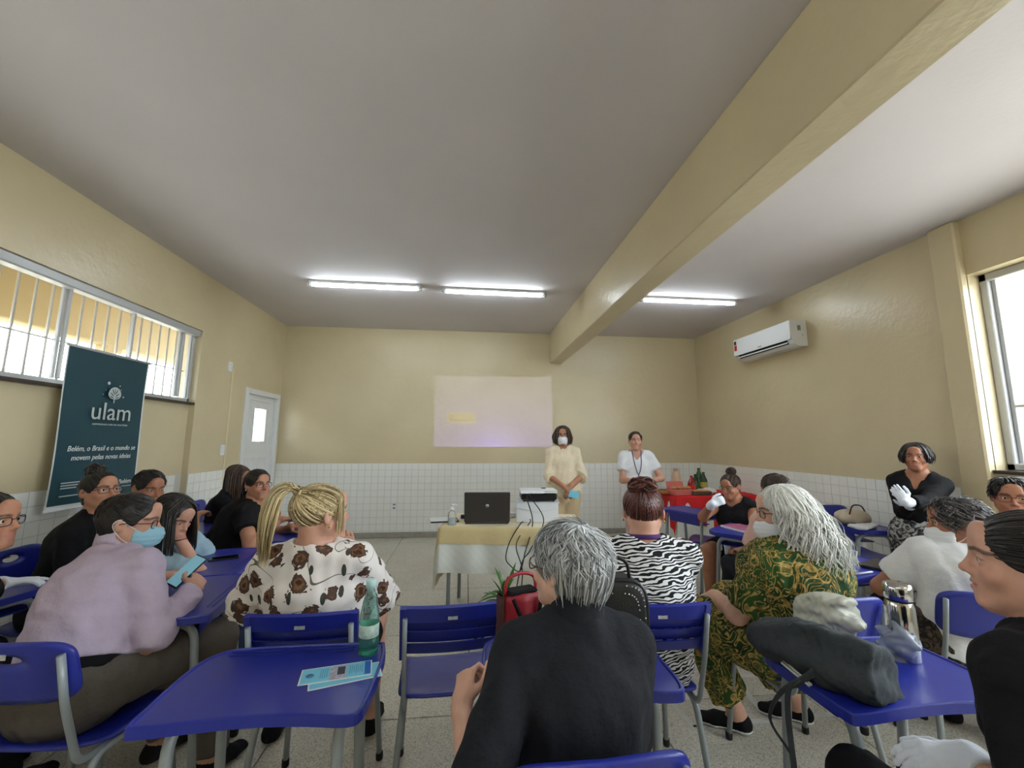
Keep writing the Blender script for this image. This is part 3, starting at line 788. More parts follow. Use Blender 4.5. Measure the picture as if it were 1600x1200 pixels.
    def tint(s, V):
        q = ((np.asarray(V)-s.HC) @ s.HM)/s.HV
        def seg(a, b):
            a = np.array(a)[[0, 2]]; b = np.array(b)[[0, 2]]; qq = q[:, [0, 2]]; ab = b-a; t = np.clip(((qq-a) @ ab)/(ab @ ab), 0, 1); return np.linalg.norm(qq-(a+t[:, None]*ab), axis=1)+np.where(q[:, 1] < .045, 1, 0)
        T = np.zeros((len(V), 3))
        dl = np.minimum(np.minimum(seg((0, .093, -.0575), (.020, .083, -.0625)), seg((0, .093, -.0575), (-.020, .083, -.0625))), np.minimum(seg((0, .093, -.0685), (.018, .083, -.064)), seg((0, .093, -.0685), (-.018, .083, -.064))))
        T[:, 0] = np.clip((.0068-dl)/.003, 0, 1)*.75
        for sg in (-1, 1):
            d = np.minimum(seg((sg*.014, .088, .0245), (sg*.034, .082, .0300)), seg((sg*.034, .082, .0300), (sg*.052, .064, .0235)))
            T[:, 1] = np.maximum(T[:, 1], np.clip((.0062-d)/.003, 0, 1)*.85)
            # lash line
            d = np.minimum(seg((sg*.0190, .084, .0045), (sg*.0315, .0875, .0085)), seg((sg*.0315, .0875, .0085), (sg*.0445, .079, .0055)))
            T[:, 1] = np.maximum(T[:, 1], np.clip((.0032-d)/.002, 0, 1)*.8)
            d = np.linalg.norm(q-np.array([sg*.042, .070, -.025]), axis=1); T[:, 2] = np.maximum(T[:, 2], np.clip(1-d/.035, 0, 1)*.5)
        d = np.linalg.norm(q-np.array([0, .107, -.03]), axis=1); T[:, 2] = np.maximum(T[:, 2], np.clip(1-d/.03, 0, 1)*.35)
        return T
    # ---- parts
    def body(s, hb=.0145, hh=.0046, hd=.0042, eyes=True, legs=True, fem=1.0, ears=True, feet=True):
        S = Sdf(); s.torso(S); s.neck(S)
        for sd in 'rl':
            s.upper(S, sd); s.fore(S, sd)
            if legs: s.thigh(S, sd); s.shin(S, sd)
            if legs and feet: s.foot(S, sd)
        s.headf(S, fem=fem, ears=ears)
        hc = {}
        for sd in 'rl':
            q = s.hand[sd]; hc[sd] = hand_prims(S, s.WR[sd], q['fdir'], q['back'], (1 if sd == 'l' else -1), q['curl'], s=.96*s.sc, rf=.78 if s.gl else 1.0, **q['kw'])
        l_ = s.lod
        regs = [(s.HC, s.h2l((0, -.03, -.085)), s.HM @ np.array([0, .15, 1.]), .24, hh*l_)]
        for sd in 'rl': regs.append((s.WR[sd]+s.hand[sd]['fdir']*.085, s.WR[sd]+s.hand[sd]['fdir']*.005, s.hand[sd]['fdir'], .125, hd*l_))
        V, F = S.mesh(hb*(.5+.5*l_)); C = V[F].mean(1); keep = np.ones(len(F), bool)
        for (c, o, n, R, h) in regs: keep &= ~(((C-o) @ unit(n) > .004) & (np.linalg.norm(C-c, axis=1) < R-.008))
        Vs, Fs = [V], [F[keep]]; off = len(V)
        for (c, o, n, R, h) in regs:
            v, f = S.mesh(h, lo=c-R-2*h, hi=c+R+2*h); cc = v[f].mean(1)
            kk = ((cc-o) @ unit(n) > -.006) & (np.linalg.norm(cc-c, axis=1) < R)
            Vs.append(v); Fs.append(f[kk]+off); off += len(v)
        V = np.concatenate(Vs); F = np.concatenate(Fs)
        used = np.zeros(len(V), bool); used[F.ravel()] = True; re_ = np.cumsum(used)-1; V = V[used]; F = re_[F]
        s.bo = soft('body', V, F, s.skin, s.root, attr=s.tint(V))
        if eyes:
            for sg in (-1, 1):
                M = s.HM @ rotx(-PI/2)
                e = MB(); c = s.h2l((sg*.0315, .0722, .0030)); r = .0128*s.hs
                e.ellipsoid(c, (r, r, r), 16, 14, 0, M)
                nf = len(e.f); 
                for i in range(nf): e.mi[i] = 1 if i < 16*2 else 0
                e.build('eye', [M_EYE, M_IRIS], s.bo)
        return s
    def cloth(s, name, S, material, h=.009, amp=.0, freq=28, seed=1, stretch=(1, 1, .6), parent=None):
        V, F = S.mesh(h*s.lod, wrinkle(amp, freq, seed, stretch) if amp else None)
        V, F = main_part(V, F); V = relax(V, F, 2)
        return soft(name, V, F, material, parent or s.root)
    def top(s, name, material, sleeve=('upper', .75), inf=.014, hem=.0, neck=.075, vneck=0.0, amp=.004, h=.0105, seed=1, flare=.012, drape=0.0, collar=False, freq=62, sinf=None, smooth=.03):
        S = Sdf(); s.torso(S, inf)
        if drape: S.limb(s.CH-s.up*.02, s.P-s.up*.0, (.15*s.g+inf+drape*.4, .115*s.g+inf+drape*.4), (.165*s.g+inf+drape, .12*s.g+inf+drape), s.rt, k=.06)
        si = inf if sinf is None else sinf
        if sleeve:
            for sd in 'rl':
                if sleeve[0] == 'upper': s.upper(S, sd, sleeve[1], si, flare, k=smooth, flat=True)
                elif sleeve[0] == 'fore': s.upper(S, sd, 1, si, k=smooth); s.fore(S, sd, sleeve[1], si, flare, flat=True)
        # hem below, neckline above
        up = s.up; S.half(-up, -np.dot(up, s.P)+.06+hem)
        nb = s.NB; S.limb(nb-s.up*.02+s.fw*.012, nb+s.up*.12+s.fw*.03, neck*.92, neck*1.25, k=.012, op='s')
        if vneck: S.limb(nb+s.fw*.09, nb+s.fw*(.13)-s.up*vneck, (.05, .09), (.008, .06), s.rt, k=.008, op='s')
        if collar:
            S2 = Sdf(); s.neck(S2, .013); nc = unit(up*.92+s.fw*.38); S2.half(nc, np.dot(nc, nb)+.080, k=.006); S2.half(-nc, -np.dot(nc, nb)-.0, k=.006)
            s.neck(S2, .006) if False else None
            V, F = S2.mesh(.006*s.lod); soft('collar', V, F, material, s.root)
        o = s.cloth(name, S, material, h, amp, freq, seed); return o
    def bottoms(s, name, material, t=1.0, inf=.012, amp=.004, h=.013, seed=3, skirt=False, thigh_only=False, waist=.10, flare=.012):
        S = Sdf(); up = s.up
        S.limb(s.P-up*.02, s.P+up*waist, (.160*s.g+inf, .118*s.g+inf), (.140*s.g+inf*.6, .108*s.g+inf*.6), s.rt, k=.04, fb=True)
        for sd in 'rl':
            s.thigh(S, sd, t if thigh_only else 1.0, inf, flat=thigh_only, k=.06 if not skirt else .09)
            if not thigh_only: s.shin(S, sd, t, inf, flat=True, flare=flare)
        if skirt:
            if s.seated:
                a = s.P+np.array([0, .06, 0]); b = (s.KN['r']+s.KN['l'])/2; e = a+(b-a)*(t if thigh_only else 1)
                S.limb(a, e, (.15*s.g+inf, .085*s.g+inf), (.15*s.g+inf, .065*s.g+inf), s.rt, k=.05, fb=True)
            else:
                a = s.P-np.array([0, 0, .05]); e = a+(np.array([a[0], a[1], .1])-a)*t
                S.limb(a, e, (.165*s.g+inf, .13*s.g+inf), (.17*s.g+inf+flare, .15*s.g+inf+flare), s.rt, k=.03, fb=True)
        return s.cloth(name, S, material, h, amp, 55, seed)
    def shoes(s, material, sole=None, h=.0095):
        for sd in 'rl':
            S = Sdf(); s.foot(S, sd, .005); S.half((0, 0, 1), .085); S.half((0, 0, -1), -.012)
            V, F = S.mesh(h*s.lod); o = soft('shoe', V, F, material, s.root)
            if sole is not None:
                S = Sdf(); s.foot(S, sd, .009); S.half((0, 0, 1), .022); S.half((0, 0, -1), -.002)
                V, F = S.mesh(h*s.lod); soft('sole', V, F, sole, o)
    def gloves(s, sds='rl', h=.0036, cuff=.045):
        for sd in sds:
            S = Sdf(); q = s.hand[sd]
            hand_prims(S, s.WR[sd], q['fdir'], q['back'], (1 if sd == 'l' else -1), q['curl'], s=.96*s.sc, inf=.0012, rf=.90, k=.003, **q['kw'])
            d = unit(s.EL[sd]-s.WR[sd]); S.limb(s.WR[sd]-d*.01, s.WR[sd]+d*cuff, .031, .036, k=.01, fb=True)
            V, F = S.mesh(h*s.lod, wrinkle(.0006, 110, 5)); soft('glove', V, F, M_GLOVE, s.root)
    def glasses(s, material, shape='rect', w=.050, hgt=.036, lens=True, tint=None):
        y0 = .094; m_ = MB(); c = s.h2l
        for sg in (-1, 1):
            pts = []
            for k in range(20):
                a = 2*PI*k/20; ex = 3.2 if shape == 'rect' else 2.0
                ca, sa = math.cos(a), math.sin(a); x = math.copysign(abs(ca)**(2/ex), ca)*w/2; z = math.copysign(abs(sa)**(2/ex), sa)*hgt/2
                xx = sg*.0335+x; pts.append(c((xx, y0-abs(xx)**2*2.2, .001+z)))
            m_.tube(pts, .0017*s.hs, 6, closed=True)
            x1 = sg*(.0335+w/2); m_.tube([c((x1, y0-x1*x1*2.2, .008)), c((sg*.078, .055, .008)), c((sg*.083, .01, .008)), c((sg*.082, -.022, -.004))], .0018*s.hs, 6)
        m_.tube([c((-.0335+w/2, y0-.0, .006)), c((0, y0+.004, .009)), c((.0335-w/2, y0, .006))], .0017*s.hs, 6)
        g = m_.build('glasses', material, s.root)
        if lens:
            for sg in (-1, 1):
                P = []
                for k in range(16):
                    a = 2*PI*k/16; xx = sg*.0335+math.cos(a)*w/2*.97; P.append(c((xx, y0-.001-xx*xx*2.2, .001+math.sin(a)*hgt/2*.97)))
                MB().add(P, [tuple(range(16))]).build('lens', tint or M_LENS, g)
        return s
    def mask(s, material, down=0.0):
        S = Sdf(); c = s.h2l; h = s.hs
        S.ell(c((0, .046, -.056-down)), np.array([.067, .066, .066])*h, s.HM, k=.01)
        S.limb(c((0, .092, -.012-down)), c((0, .108, -.048-down)), .016*h, .018*h, k=.03)
        S.limb(c((0, .095, -.075-down)), c((0, .085, -.10-down)), .02*h, .02*h, k=.03)
        n = s.HM @ np.array([0, -1., .0]); S.half(n, np.dot(n, c((0, .034, 0))))
        n = s.HM @ np.array([0, .25, 1.]); S.half(n, np.dot(n, c((0, .09, -.012-down))))
        n = s.HM @ np.array([0, .3, -1.]); S.half(n, np.dot(n, c((0, .07, -.112-down))))
        hM = s.HM.T
        def pleat(x, y, z):
            zz = (x-s.HC[0])*s.HM[0, 2]+(y-s.HC[1])*s.HM[1, 2]+(z-s.HC[2])*s.HM[2, 2]; return .0008*np.sin(zz*330)
        V, F = S.mesh(.0036*s.lod, pleat); o = soft('face_mask', V, F, material, s.root)
        for sg in (-1, 1):
            m_ = MB()
            m_.tube(spline([c((sg*.058, .045, -.025-down)), c((sg*.074, .015, -.002)), c((sg*.084, -.015, .02)), c((sg*.086, -.03, .0)), c((sg*.08, -.02, -.03)), c((sg*.07, .015, -.07-down)), c((sg*.052, .05, -.09-down))], 4), .0013, 5)
            m_.build('ear_loop', M_MASKW, o)
        return s
    # ---- hair
    def scalp(s, d, lift=0.0):
        d = np.asarray(d, float); return s.h2l(np.array([0, -.014, .036])+d*(np.array([.0765, .0965, .0870])+lift))
    def cap(s, inf=.006, nape=-.075, front=.036, sides=True, amp=.0, k=.01, extra=None, col=.3, hmat=None, name='hair', hl=.0055, tilt=.563, column=True):
        S = Sdf(); h = s.hs
        S.ell(s.h2l((0, -.014, .036)), (np.array([.0755, .0955, .0855])+inf)*s.HV, s.HM, k=.01)
        if column: S.limb(s.h2l((0, -.045, .0)), s.h2l((0, -.045, nape+.02)), (.062*h+inf, .05*h+inf), (.055*h+inf, .038*h+inf), s.HM[:, 0], k=.03)
        n = s.HM @ np.array([0, .827, -tilt]); S.half(n, np.dot(n, s.HC)+front*h, k=.006)
        n = s.HM @ np.array([0, -.2, -1.]); S.half(n, np.dot(n, s.h2l((0, -.06, nape))))
        if extra: extra(S)
        V, F = S.mesh(hl*s.lod, wrinkle(amp, 95, 11) if amp else None)
        return [(V, F, np.full((len(V), 3), col))]
    def add_hair(s, parts, material, name='hair', parent=None):
        Vs, Fs, Ts, o = [], [], [], 0
        for V, F, T in parts: Vs.append(V); Fs.append(F+o); Ts.append(T); o += len(V)
        return soft(name, np.concatenate(Vs), np.concatenate(Fs), material, parent or s.root, attr=np.concatenate(Ts))
    def pulled(s, tie, n=260, lift=.004, r=.0035, spread=.02, seed=0, front=.036, m=10, nape=-.62):
        """locks combed back from the hairline to a tie point"""
        rs = np.random.RandomState(seed); tie = unit(tie); P = []
        while len(P) < n:
            d = unit(rs.randn(3)); p = np.array([0, -.014, .036])+d*np.array([.0765, .0965, .087])
            c = .827*p[1]-.563*p[2]
            if c > front+.002 or p[2] < (-.05 if p[1] < -.02 else -.02): continue
            if c < front-.05 and rs.rand() < .45 and p[2] > -.02: continue
            t1 = unit(tie+rs.randn(3)*spread)
            P.append([s.scalp(slerp(d, t1, t), lift+.004*math.sin(PI*t)) for t in np.linspace(0, 1, m)])
        return strands_mesh('h', P, s.hs*r*(.7+.6*rs.rand(n)), None, None, rnd=rs.rand(n))
    def crown(s, n=500, c=(0, -.35, .94), th=(.35, 1.9), ln=.75, lift=(.004, .018), r=.0036, wave=.004, seed=0, hair_front=.038, m=9, swirl=.4, low=-.1, sway=(0, 0, 0)):
        """layered short locks radiating from the crown"""
        rs = np.random.RandomState(seed); c = unit(c); a = unit(np.cross(c, [1, 0, 0])); b = np.cross(c, a); P = []; R = []
        while len(P) < n:
            az = rs.rand()*2*PI; t0 = rs.uniform(0, th[1]-ln*.6); L_ = ln*(.7+.6*rs.rand()); ph = rs.rand()*6.28; pts = []; ok = True
            lf = rs.uniform(*lift)
            for i in range(m):
                u = i/(m-1); t = t0+L_*u; az2 = az+swirl*u+wave*14*math.sin(ph+u*5)
                d = math.cos(t)*c+math.sin(t)*(math.cos(az2)*a+math.sin(az2)*b)
                p = s.scalp(d, .003+lf*(u**1.3))+np.asarray(sway)*u*u
                pts.append(p)
            q = s.HM.T @ (np.array(pts[-1])-s.HC)/s.HV; q0 = s.HM.T @ (np.array(pts[0])-s.HC)/s.HV
            if .827*q[1]-.563*q[2] > hair_front or q[2] < low or .827*q0[1]-.563*q0[2] > hair_front: continue
            P.append(pts)
        return strands_mesh('h', P, s.hs*r*(.6+.8*rs.rand(n)), None, None, rnd=rs.rand(n))
    def falling(s, n=300, part=(0, .25, 1), length=.25, jitter=.03, r=.004, wave=0.0, wfreq=30, flare=.012, seed=0, az=(0.5, 5.78), curl_in=0.0, m=12, lift=.008, th=1.45, side=None, back=0.0, gather=None):
        """long locks: from the parting down the sides and back, then hanging. az measured from the face round the head"""
        rs = np.random.RandomState(seed); P = []; top = unit(part)
        for _ in range(n):
            a = rs.uniform(*az); d1 = np.array([math.sin(a), math.cos(a), .05+.25*rs.rand()]); d1 = unit(d1)
            st = unit(top+np.array([.12*rs.randn(), -.35*abs(rs.randn()), 0])); ph = rs.rand()*6.28; L_ = length*(1+jitter*4*rs.randn()*.5); fl = flare*rs.uniform(.2, 1.6)
            lf = lift*(.4+rs.rand()); pts = []
            gdir = s.HM.T @ np.array([0, 0, -1.])
            for u in np.linspace(0, 1, 6): pts.append(s.scalp(slerp(st, d1, u), lf*(.4+.6*u)))
            p = s.HM.T @ (pts[-1]-s.HC)/s.HV; out = unit(np.array([d1[0], d1[1], 0]))
            w2 = np.cross(out, [0, 0, 1])
            for u in np.linspace(0, 1, m)[1:]:
                wv = wave*min(1, u*4)
                x = p+gdir*L_*u+out*(fl*math.sin(min(1, u*1.3)*PI*.5)-curl_in*u*u)+np.array([0, -back*u, 0])+w2*wv*math.sin(ph+wfreq*L_*u)+out*wv*.7*math.cos(ph+wfreq*L_*u)
                pts.append(s.h2l(x))
            P.append(pts)
        return strands_mesh('h', P, s.hs*r*(.6+.8*rs.rand(n)), None, None, rnd=rs.rand(n))
    def bun(s, at, rad=.04, n=90, r=.006, seed=0, squash=(1, 1, 1)):
        rs = np.random.RandomState(seed); C = np.asarray(at, float); P = []
        for _ in range(n):
            ax = unit(rs.randn(3)); u = unit(np.cross(ax, rs.randn(3))); w = np.cross(ax, u); rr = rad*(.8+.3*rs.rand()); a0 = rs.rand()*6.28; sp = rs.uniform(1.2, 3.2)
            P.append([s.h2l(C+rr*np.array(squash)*(math.cos(a0+sp*t)*u+math.sin(a0+sp*t)*w+.25*ax)) for t in np.linspace(0, 1, 12)])
        V, F, T = strands_mesh('h', P, s.hs*r*(.6+.8*rs.rand(n)), None, None, rnd=rs.rand(n))
        S = Sdf(); S.ell(s.h2l(C), rad*.95*np.array(squash)*s.hs, s.HM); v, f = S.mesh(.006*s.lod)
        return [(V, F, T), (v, f, np.full((len(v), 3), .2))]
    def tail(s, pts, n=160, w0=.012, w1=.035, r=.0035, seed=0, m=18, flat=.6, wave=.004):
        rs = np.random.RandomState(seed); C = spline(pts, 6); m = len(C); T = np.gradient(C, axis=0); T /= np.linalg.norm(T, axis=1)[:, None]
        a = np.cross(T, [0, 1, .01]); a /= np.linalg.norm(a, axis=1)[:, None]; b = np.cross(T, a); P = []
        for _ in range(n):
            rr = math.sqrt(rs.rand()); an = rs.rand()*6.28; e = rs.uniform(.72, 1.0); ph = rs.rand()*6.28; q = []
            for i in range(m):
                u = i/(m-1)*e; x = u*(m-1); i0 = min(int(x), m-2); fr = x-i0
                c = C[i0]*(1-fr)+C[i0+1]*fr; w = w0+(w1-w0)*math.sin(min(1, u*1.25)*PI/2)-(w1*.45)*max(0, u-.6)/.4
                q.append(s.h2l(c+w*rr*(math.cos(an)*a[i0]+flat*math.sin(an)*b[i0])+wave*math.sin(ph+u*7)*a[i0]))
            P.append(q)
        return strands_mesh('h', P, s.hs*r*(.6+.8*rs.rand(n)), None, None, rnd=rs.rand(n))
# ================================================================== CHAIRS AND DESKS
def plastic(name, col, rough=0.32):
    m, nt, b = new_mat(name); tc = N(nt, 'ShaderNodeTexCoord')
    nz = N(nt, 'ShaderNodeTexNoise', i_Scale=5.0, i_Detail=3.0); L(nt, tc.outputs['Object'], nz.inputs['Vector'])
    rp = ramp(nt, [(0.3, tuple(x*.9 for x in col)), (0.7, tuple(x*1.08 for x in col))]); L(nt, nz.outputs['Fac'], rp.inputs[0]); L(nt, rp.outputs[0], b.inputs['Base Color'])
    n2 = N(nt, 'ShaderNodeTexNoise', i_Scale=320.0, i_Detail=1.0); L(nt, tc.outputs['Object'], n2.inputs['Vector'])
    bp = N(nt, 'ShaderNodeBump', i_Strength=0.12, i_Distance=0.002); L(nt, n2.outputs['Fac'], bp.inputs['Height']); L(nt, bp.outputs[0], b.inputs['Normal'])
    b.inputs['Roughness'].default_value = rough; return m
M_BLUE = plastic('blue_plastic', srgb(30, 42, 142))
M_STEEL = mat('grey_painted_steel', srgb(150, 158, 162), 0.38, metal=0.15)
M_FOOT = mat('dark_rubber', srgb(28, 28, 30), 0.7)
M_STICK = mat('paper_sticker', srgb(170, 172, 176), 0.6, var=.25, vscale=120)

def slab(front, thick, outline, hole=None, steps=4, n=40):
    """plate whose face is front(u,v)->(point, normal); outline/hole are closed 2-D loops sampled by angle"""
    m_ = MB(); a = np.linspace(0, 2*PI, n, endpoint=False)
    o = np.array([outline(t) for t in a]); h = np.array([hole(t) for t in a]) if hole else o*0.02
    V = []
    for side in (0, 1):
        for k in range(steps+1):
            w = k/steps; q = h*(1-w)+o*w
            for (x, y) in q:
                p, nn = front(x, y); p = np.asarray(p, float); V.append(p+np.asarray(nn)*(-thick if side else 0)*(.85 if (k == steps or (k == 0 and hole)) else 1)+np.asarray(nn)*(-.15*thick if ((k == steps or (k == 0 and hole)) and side == 0) else 0))
    f = []; S_ = (steps+1)*n
    for k in range(steps):
        for i in range(n):
            j = (i+1) % n; f.append((k*n+i, (k+1)*n+i, (k+1)*n+j, k*n+j)); f.append((S_+k*n+i, S_+k*n+j, S_+(k+1)*n+j, S_+(k+1)*n+i))
    for i in range(n):
        j = (i+1) % n; f.append((steps*n+i, S_+steps*n+i, S_+steps*n+j, steps*n+j))
        if hole: f.append((i, j, S_+j, S_+i))
    if not hole: f.append(tuple(range(n))); f.append(tuple(reversed(range(S_, S_+n))))
    m_.add(V, f, 0, True); return m_
def superell(a, b, e):
    def f(t):
        c, s_ = math.cos(t), math.sin(t); return (a*math.copysign(abs(c)**(2/e), c), b*math.copysign(abs(s_)**(2/e), s_))
    return f
CH_Z, CH_BZ, CH_BY = 0.445, 0.735, -0.265
def seat_front(x, y): 
    z = CH_Z+.018*(abs(x)/.2)**2*.6-.012*math.exp(-((y+.02)/.12)**2)+(.022*max(0, -(y+.12))/.08)-(.03*max(0, (y-.13)/.07)**2)
    return (x, y, z), (0, 0, 1)
def back_front(x, v):
    # v vertical, x across; sits behind the seat, slightly reclined and curved
    return (x, CH_BY-.28*v-.022+.55*x*x, CH_BZ+v), (0, 1, .28)
_cm = {}
def chair_meshes():
    _cm['seat'] = slab(seat_front, .014, superell(.205, .205, 5.5)).mesh('seat')
    _cm['back_hole'] = slab(back_front, .016, superell(.195, .098, 5.0), lambda t: (.055*math.cos(t), .046+.018*math.sin(t)), 5, 48).mesh('backrest')
    _cm['back_plain'] = slab(back_front, .016, superell(.195, .098, 5.0), None, 5, 48).mesh('backrest')
    # ribbed: outer rim band plus stepped slats
    m_ = MB(); hw = .195
    def band(v0, v1, y0, y1, th=.010, x0=-hw, x1=hw):
        def g(u, w):
            x = x0+(x1-x0)*u; v = v0+(v1-v0)*w; p, nn = back_front(x, v); return np.array(p)+np.array(nn)*(y0+(y1-y0)*w)
        b = MB(); nu = 12
        F0 = [g(i/nu, 0) for i in range(nu+1)]; F1 = [g(i/nu, 1) for i in range(nu+1)]
        B0 = [p-np.array([0, th, .28*th]) for p in F0]; B1 = [p-np.array([0, th, .28*th]) for p in F1]
        V = F0+F1+B1+B0; f = []; q = nu+1
        for r in range(4):
            for i in range(nu): f.append((r*q+i, r*q+i+1, ((r+1) % 4)*q+i+1, ((r+1) % 4)*q+i))
        f += [(0, q, 2*q, 3*q), (nu, 3*q+nu, 2*q+nu, q+nu)]
        return b.add(V, f, 0, False)
    fr = band(.045, .10, 0, 0, .018)
    for x0, x1 in ((-hw, -hw+.022), (hw-.022, hw)):
        q = band(-.10, .10, 0, 0, .022, x0, x1); fr.add(np.concatenate(q.v), q.f)
    _cm['rib_frame'] = fr.mesh('backrest')
    for i, v in enumerate((.004, -.040, -.086)): _cm['slat%d' % i] = band(v-.004, v+.046, .004, -.010, .006, -hw+.02, hw-.02).mesh('slat')
    for sg in (-1, 1):
        x = sg*.175
        _cm['leg%d' % sg] = MB().tube(fillet([(sg*.215, -.235, .012), (x+sg*.006, -.17, CH_Z-.028), (x+sg*.006, .155, CH_Z-.034), (sg*.205, .205, .012)], .06, 6), .0125, 10).mesh('side_frame')
        _cm['post%d' % sg] = MB().tube(fillet([(x, -.04, CH_Z-.022), (x, -.215, CH_Z-.022), (x, CH_BY-.020, CH_BZ-.1), (x, CH_BY-.054, CH_BZ+.06)], .045, 6), .0125, 10, flat=.72, up=(1, 0, 0)).mesh('back_post')
        for k_, (yy) in (('a', -.235), ('b', .205)): _cm['foot%d%s' % (sg, k_)] = MB().lathe([(.014, 0), (.016, .004), (.016, .03), (.013, .034)], ((.215 if k_ == 'a' else .205)*sg, yy, 0), 10).mesh('rubber_foot')
    _cm['cross'] = MB().tube([(-.178, -.10, CH_Z-.03), (.178, -.10, CH_Z-.03)], .010, 8).tube([(-.178, .10, CH_Z-.034), (.178, .10, CH_Z-.034)], .010, 8).mesh('cross_bar')
    p, nn = back_front(0, .062); st = MB().box((p[0], p[1]-.0185, p[2]-.005), (.036, .001, .016), M=rotx(-.0)); _cm['sticker'] = st.mesh('sticker')
    for k_, mm in dict(seat=M_BLUE, back_hole=M_BLUE, back_plain=M_BLUE, rib_frame=M_BLUE, slat0=M_BLUE, slat1=M_BLUE, slat2=M_BLUE, cross=M_STEEL, sticker=M_STICK).items(): _cm[k_].materials.append(mm)
    for sg in (-1, 1):
        _cm['leg%d' % sg].materials.append(M_STEEL); _cm['post%d' % sg].materials.append(M_STEEL)
        for k_ in 'ab': _cm['foot%d%s' % (sg, k_)].materials.append(M_FOOT)
chair_meshes()
def chair(x, y, face, label, style='hole', sticker=True):
    t = empty('school_chair', (x, y, 0), math.radians(face), label, 'chair', 'blue school chairs')
    link('seat', _cm['seat'], None, t)
    if style == 'rib':
        b = link('backrest', _cm['rib_frame'], None, t)
        for i in range(3): link('slat', _cm['slat%d' % i], None, b)
    else: b = link('backrest', _cm['back_'+style], None, t)
    if sticker: link('sticker', _cm['sticker'], None, b)
    for sg in (-1, 1):
        f = link('side_frame', _cm['leg%d' % sg], None, t); link('back_post', _cm['post%d' % sg], None, t)
        for k_ in 'ab': link('rubber_foot', _cm['foot%d%s' % (sg, k_)], None, f)
    link('cross_bar', _cm['cross'], None, t)
    return t
# desks: local frame, user on the -y side, pen groove on the +y side
DK_Z = 0.745; _dm = {}
def desk_outline():
    P = [(-.285, -.17), (-.26, -.195), (-.14, -.185), (0, -.176), (.14, -.185), (.25, -.200), (.285, -.17), (.292, -.05), (.290, .10), (.275, .18), (.245, .20), (0, .205), (-.20, .20), (-.255, .175), (-.288, .12), (-.295, 0)]
    Q = spline([P[-1]]+P+[P[0]], 3)
    return [tuple(q) for q in Q[3:-3]]
def desk_meshes():
    o = np.array(desk_outline()); n = len(o); m_ = MB()
    if np.linalg.norm(o[0]-o[-1]) < 1e-4: o = o[:-1]; n -= 1
    if sum(o[i][0]*o[(i+1) % n][1]-o[(i+1) % n][0]*o[i][1] for i in range(n)) < 0: o = o[::-1]
    rings = [(1.0, -.030), (1.0, -.004), (.992, 0), (.970, .0005), (.955, -.0035)]
    V = np.concatenate([np.c_[o*s_, np.full(n, DK_Z+z)] for s_, z in rings]); f = []
    for k_ in range(len(rings)-1):
        for i in range(n): j = (i+1) % n; f.append((k_*n+i, k_*n+j, k_*n+n+j, k_*n+n+i))
    f.append(tuple(range((len(rings)-1)*n, len(rings)*n))); f.append(tuple(reversed(range(n))))
    m_.add(V, f); _dm['top'] = m_.mesh('desktop')
    g = MB().bbox((-.02, .172, DK_Z-.002), (.40, .004, .005), .0015).bbox((-.02, .150, DK_Z-.002), (.40, .003, .004), .0012); _dm['groove'] = g.mesh('pen_groove')
    for sg in (-1, 1):
        x = sg*.215
        _dm['leg%d' % sg] = MB().tube(fillet([(x, -.165, .012), (x, -.125, DK_Z-.05), (x, .125, DK_Z-.05), (x, .175, .012)], .07, 6), .0150, 10).mesh('leg_frame')
        for k_, yy in (('a', -.165), ('b', .175)): _dm['foot%d%s' % (sg, k_)] = MB().lathe([(.017, 0), (.019, .004), (.019, .03), (.016, .034)], (x, yy, 0), 10).mesh('rubber_foot')
    _dm['rail'] = MB().tube([(-.215, .08, DK_Z-.05), (.215, .08, DK_Z-.05)], .012, 8).bbox((0, .05, DK_Z-.11), (.36, .16, .008), .003).bbox((0, .128, DK_Z-.07), (.36, .006, .08), .002).mesh('book_shelf')
    _dm['top'].materials.append(M_BLUE); _dm['groove'].materials.append(M_BLUE); _dm['rail'].materials.append(M_BLUE)
    for sg in (-1, 1):
        _dm['leg%d' % sg].materials.append(M_STEEL)
        for k_ in 'ab': _dm['foot%d%s' % (sg, k_)].materials.append(M_FOOT)
desk_meshes()
def desk(x, y, face, label):
    t = empty('school_desk', (x, y, 0), math.radians(face), label, 'desk', 'blue school desks')
    p = link('desktop', _dm['top'], None, t); link('pen_groove', _dm['groove'], None, p)
    for sg in (-1, 1):
        l = link('leg_frame', _dm['leg%d' % sg], None, t)
        for k_ in 'ab': link('rubber_foot', _dm['foot%d%s' % (sg, k_)], None, l)
    link('book_shelf', _dm['rail'], None, t); return t
# ================================================================== FABRICS
def pat(name, rough=0.8):
    m, nt, b = new_mat(name); tc = N(nt, 'ShaderNodeTexCoord'); b.inputs['Roughness'].default_value = rough; b.inputs['Specular IOR Level'].default_value = 0.3
    n2 = N(nt, 'ShaderNodeTexNoise', i_Scale=420.0, i_Detail=1.0); L(nt, tc.outputs['Object'], n2.inputs['Vector'])
    bp = N(nt, 'ShaderNodeBump', i_Strength=0.15, i_Distance=0.002); L(nt, n2.outputs['Fac'], bp.inputs['Height']); L(nt, bp.outputs[0], b.inputs['Normal'])
    return m, nt, b, tc
def cloth_mat(name, col, rough=.85, var=.08): 
    if name in MATS: return MATS[name]
    return mat(name, col, rough, var=var, vscale=7, bump=.55, bscale=30, spec=.25)
def mix(nt, fac, a, b_):
    mx = N(nt, 'ShaderNodeMix', data_type='RGBA')
    L(nt, fac, mx.inputs[0])
    for i, v in ((6, a), (7, b_)):
        if isinstance(v, tuple): mx.inputs[i].default_value = c4(v)
        else: L(nt, v, mx.inputs[i])
    return mx.outputs[2]
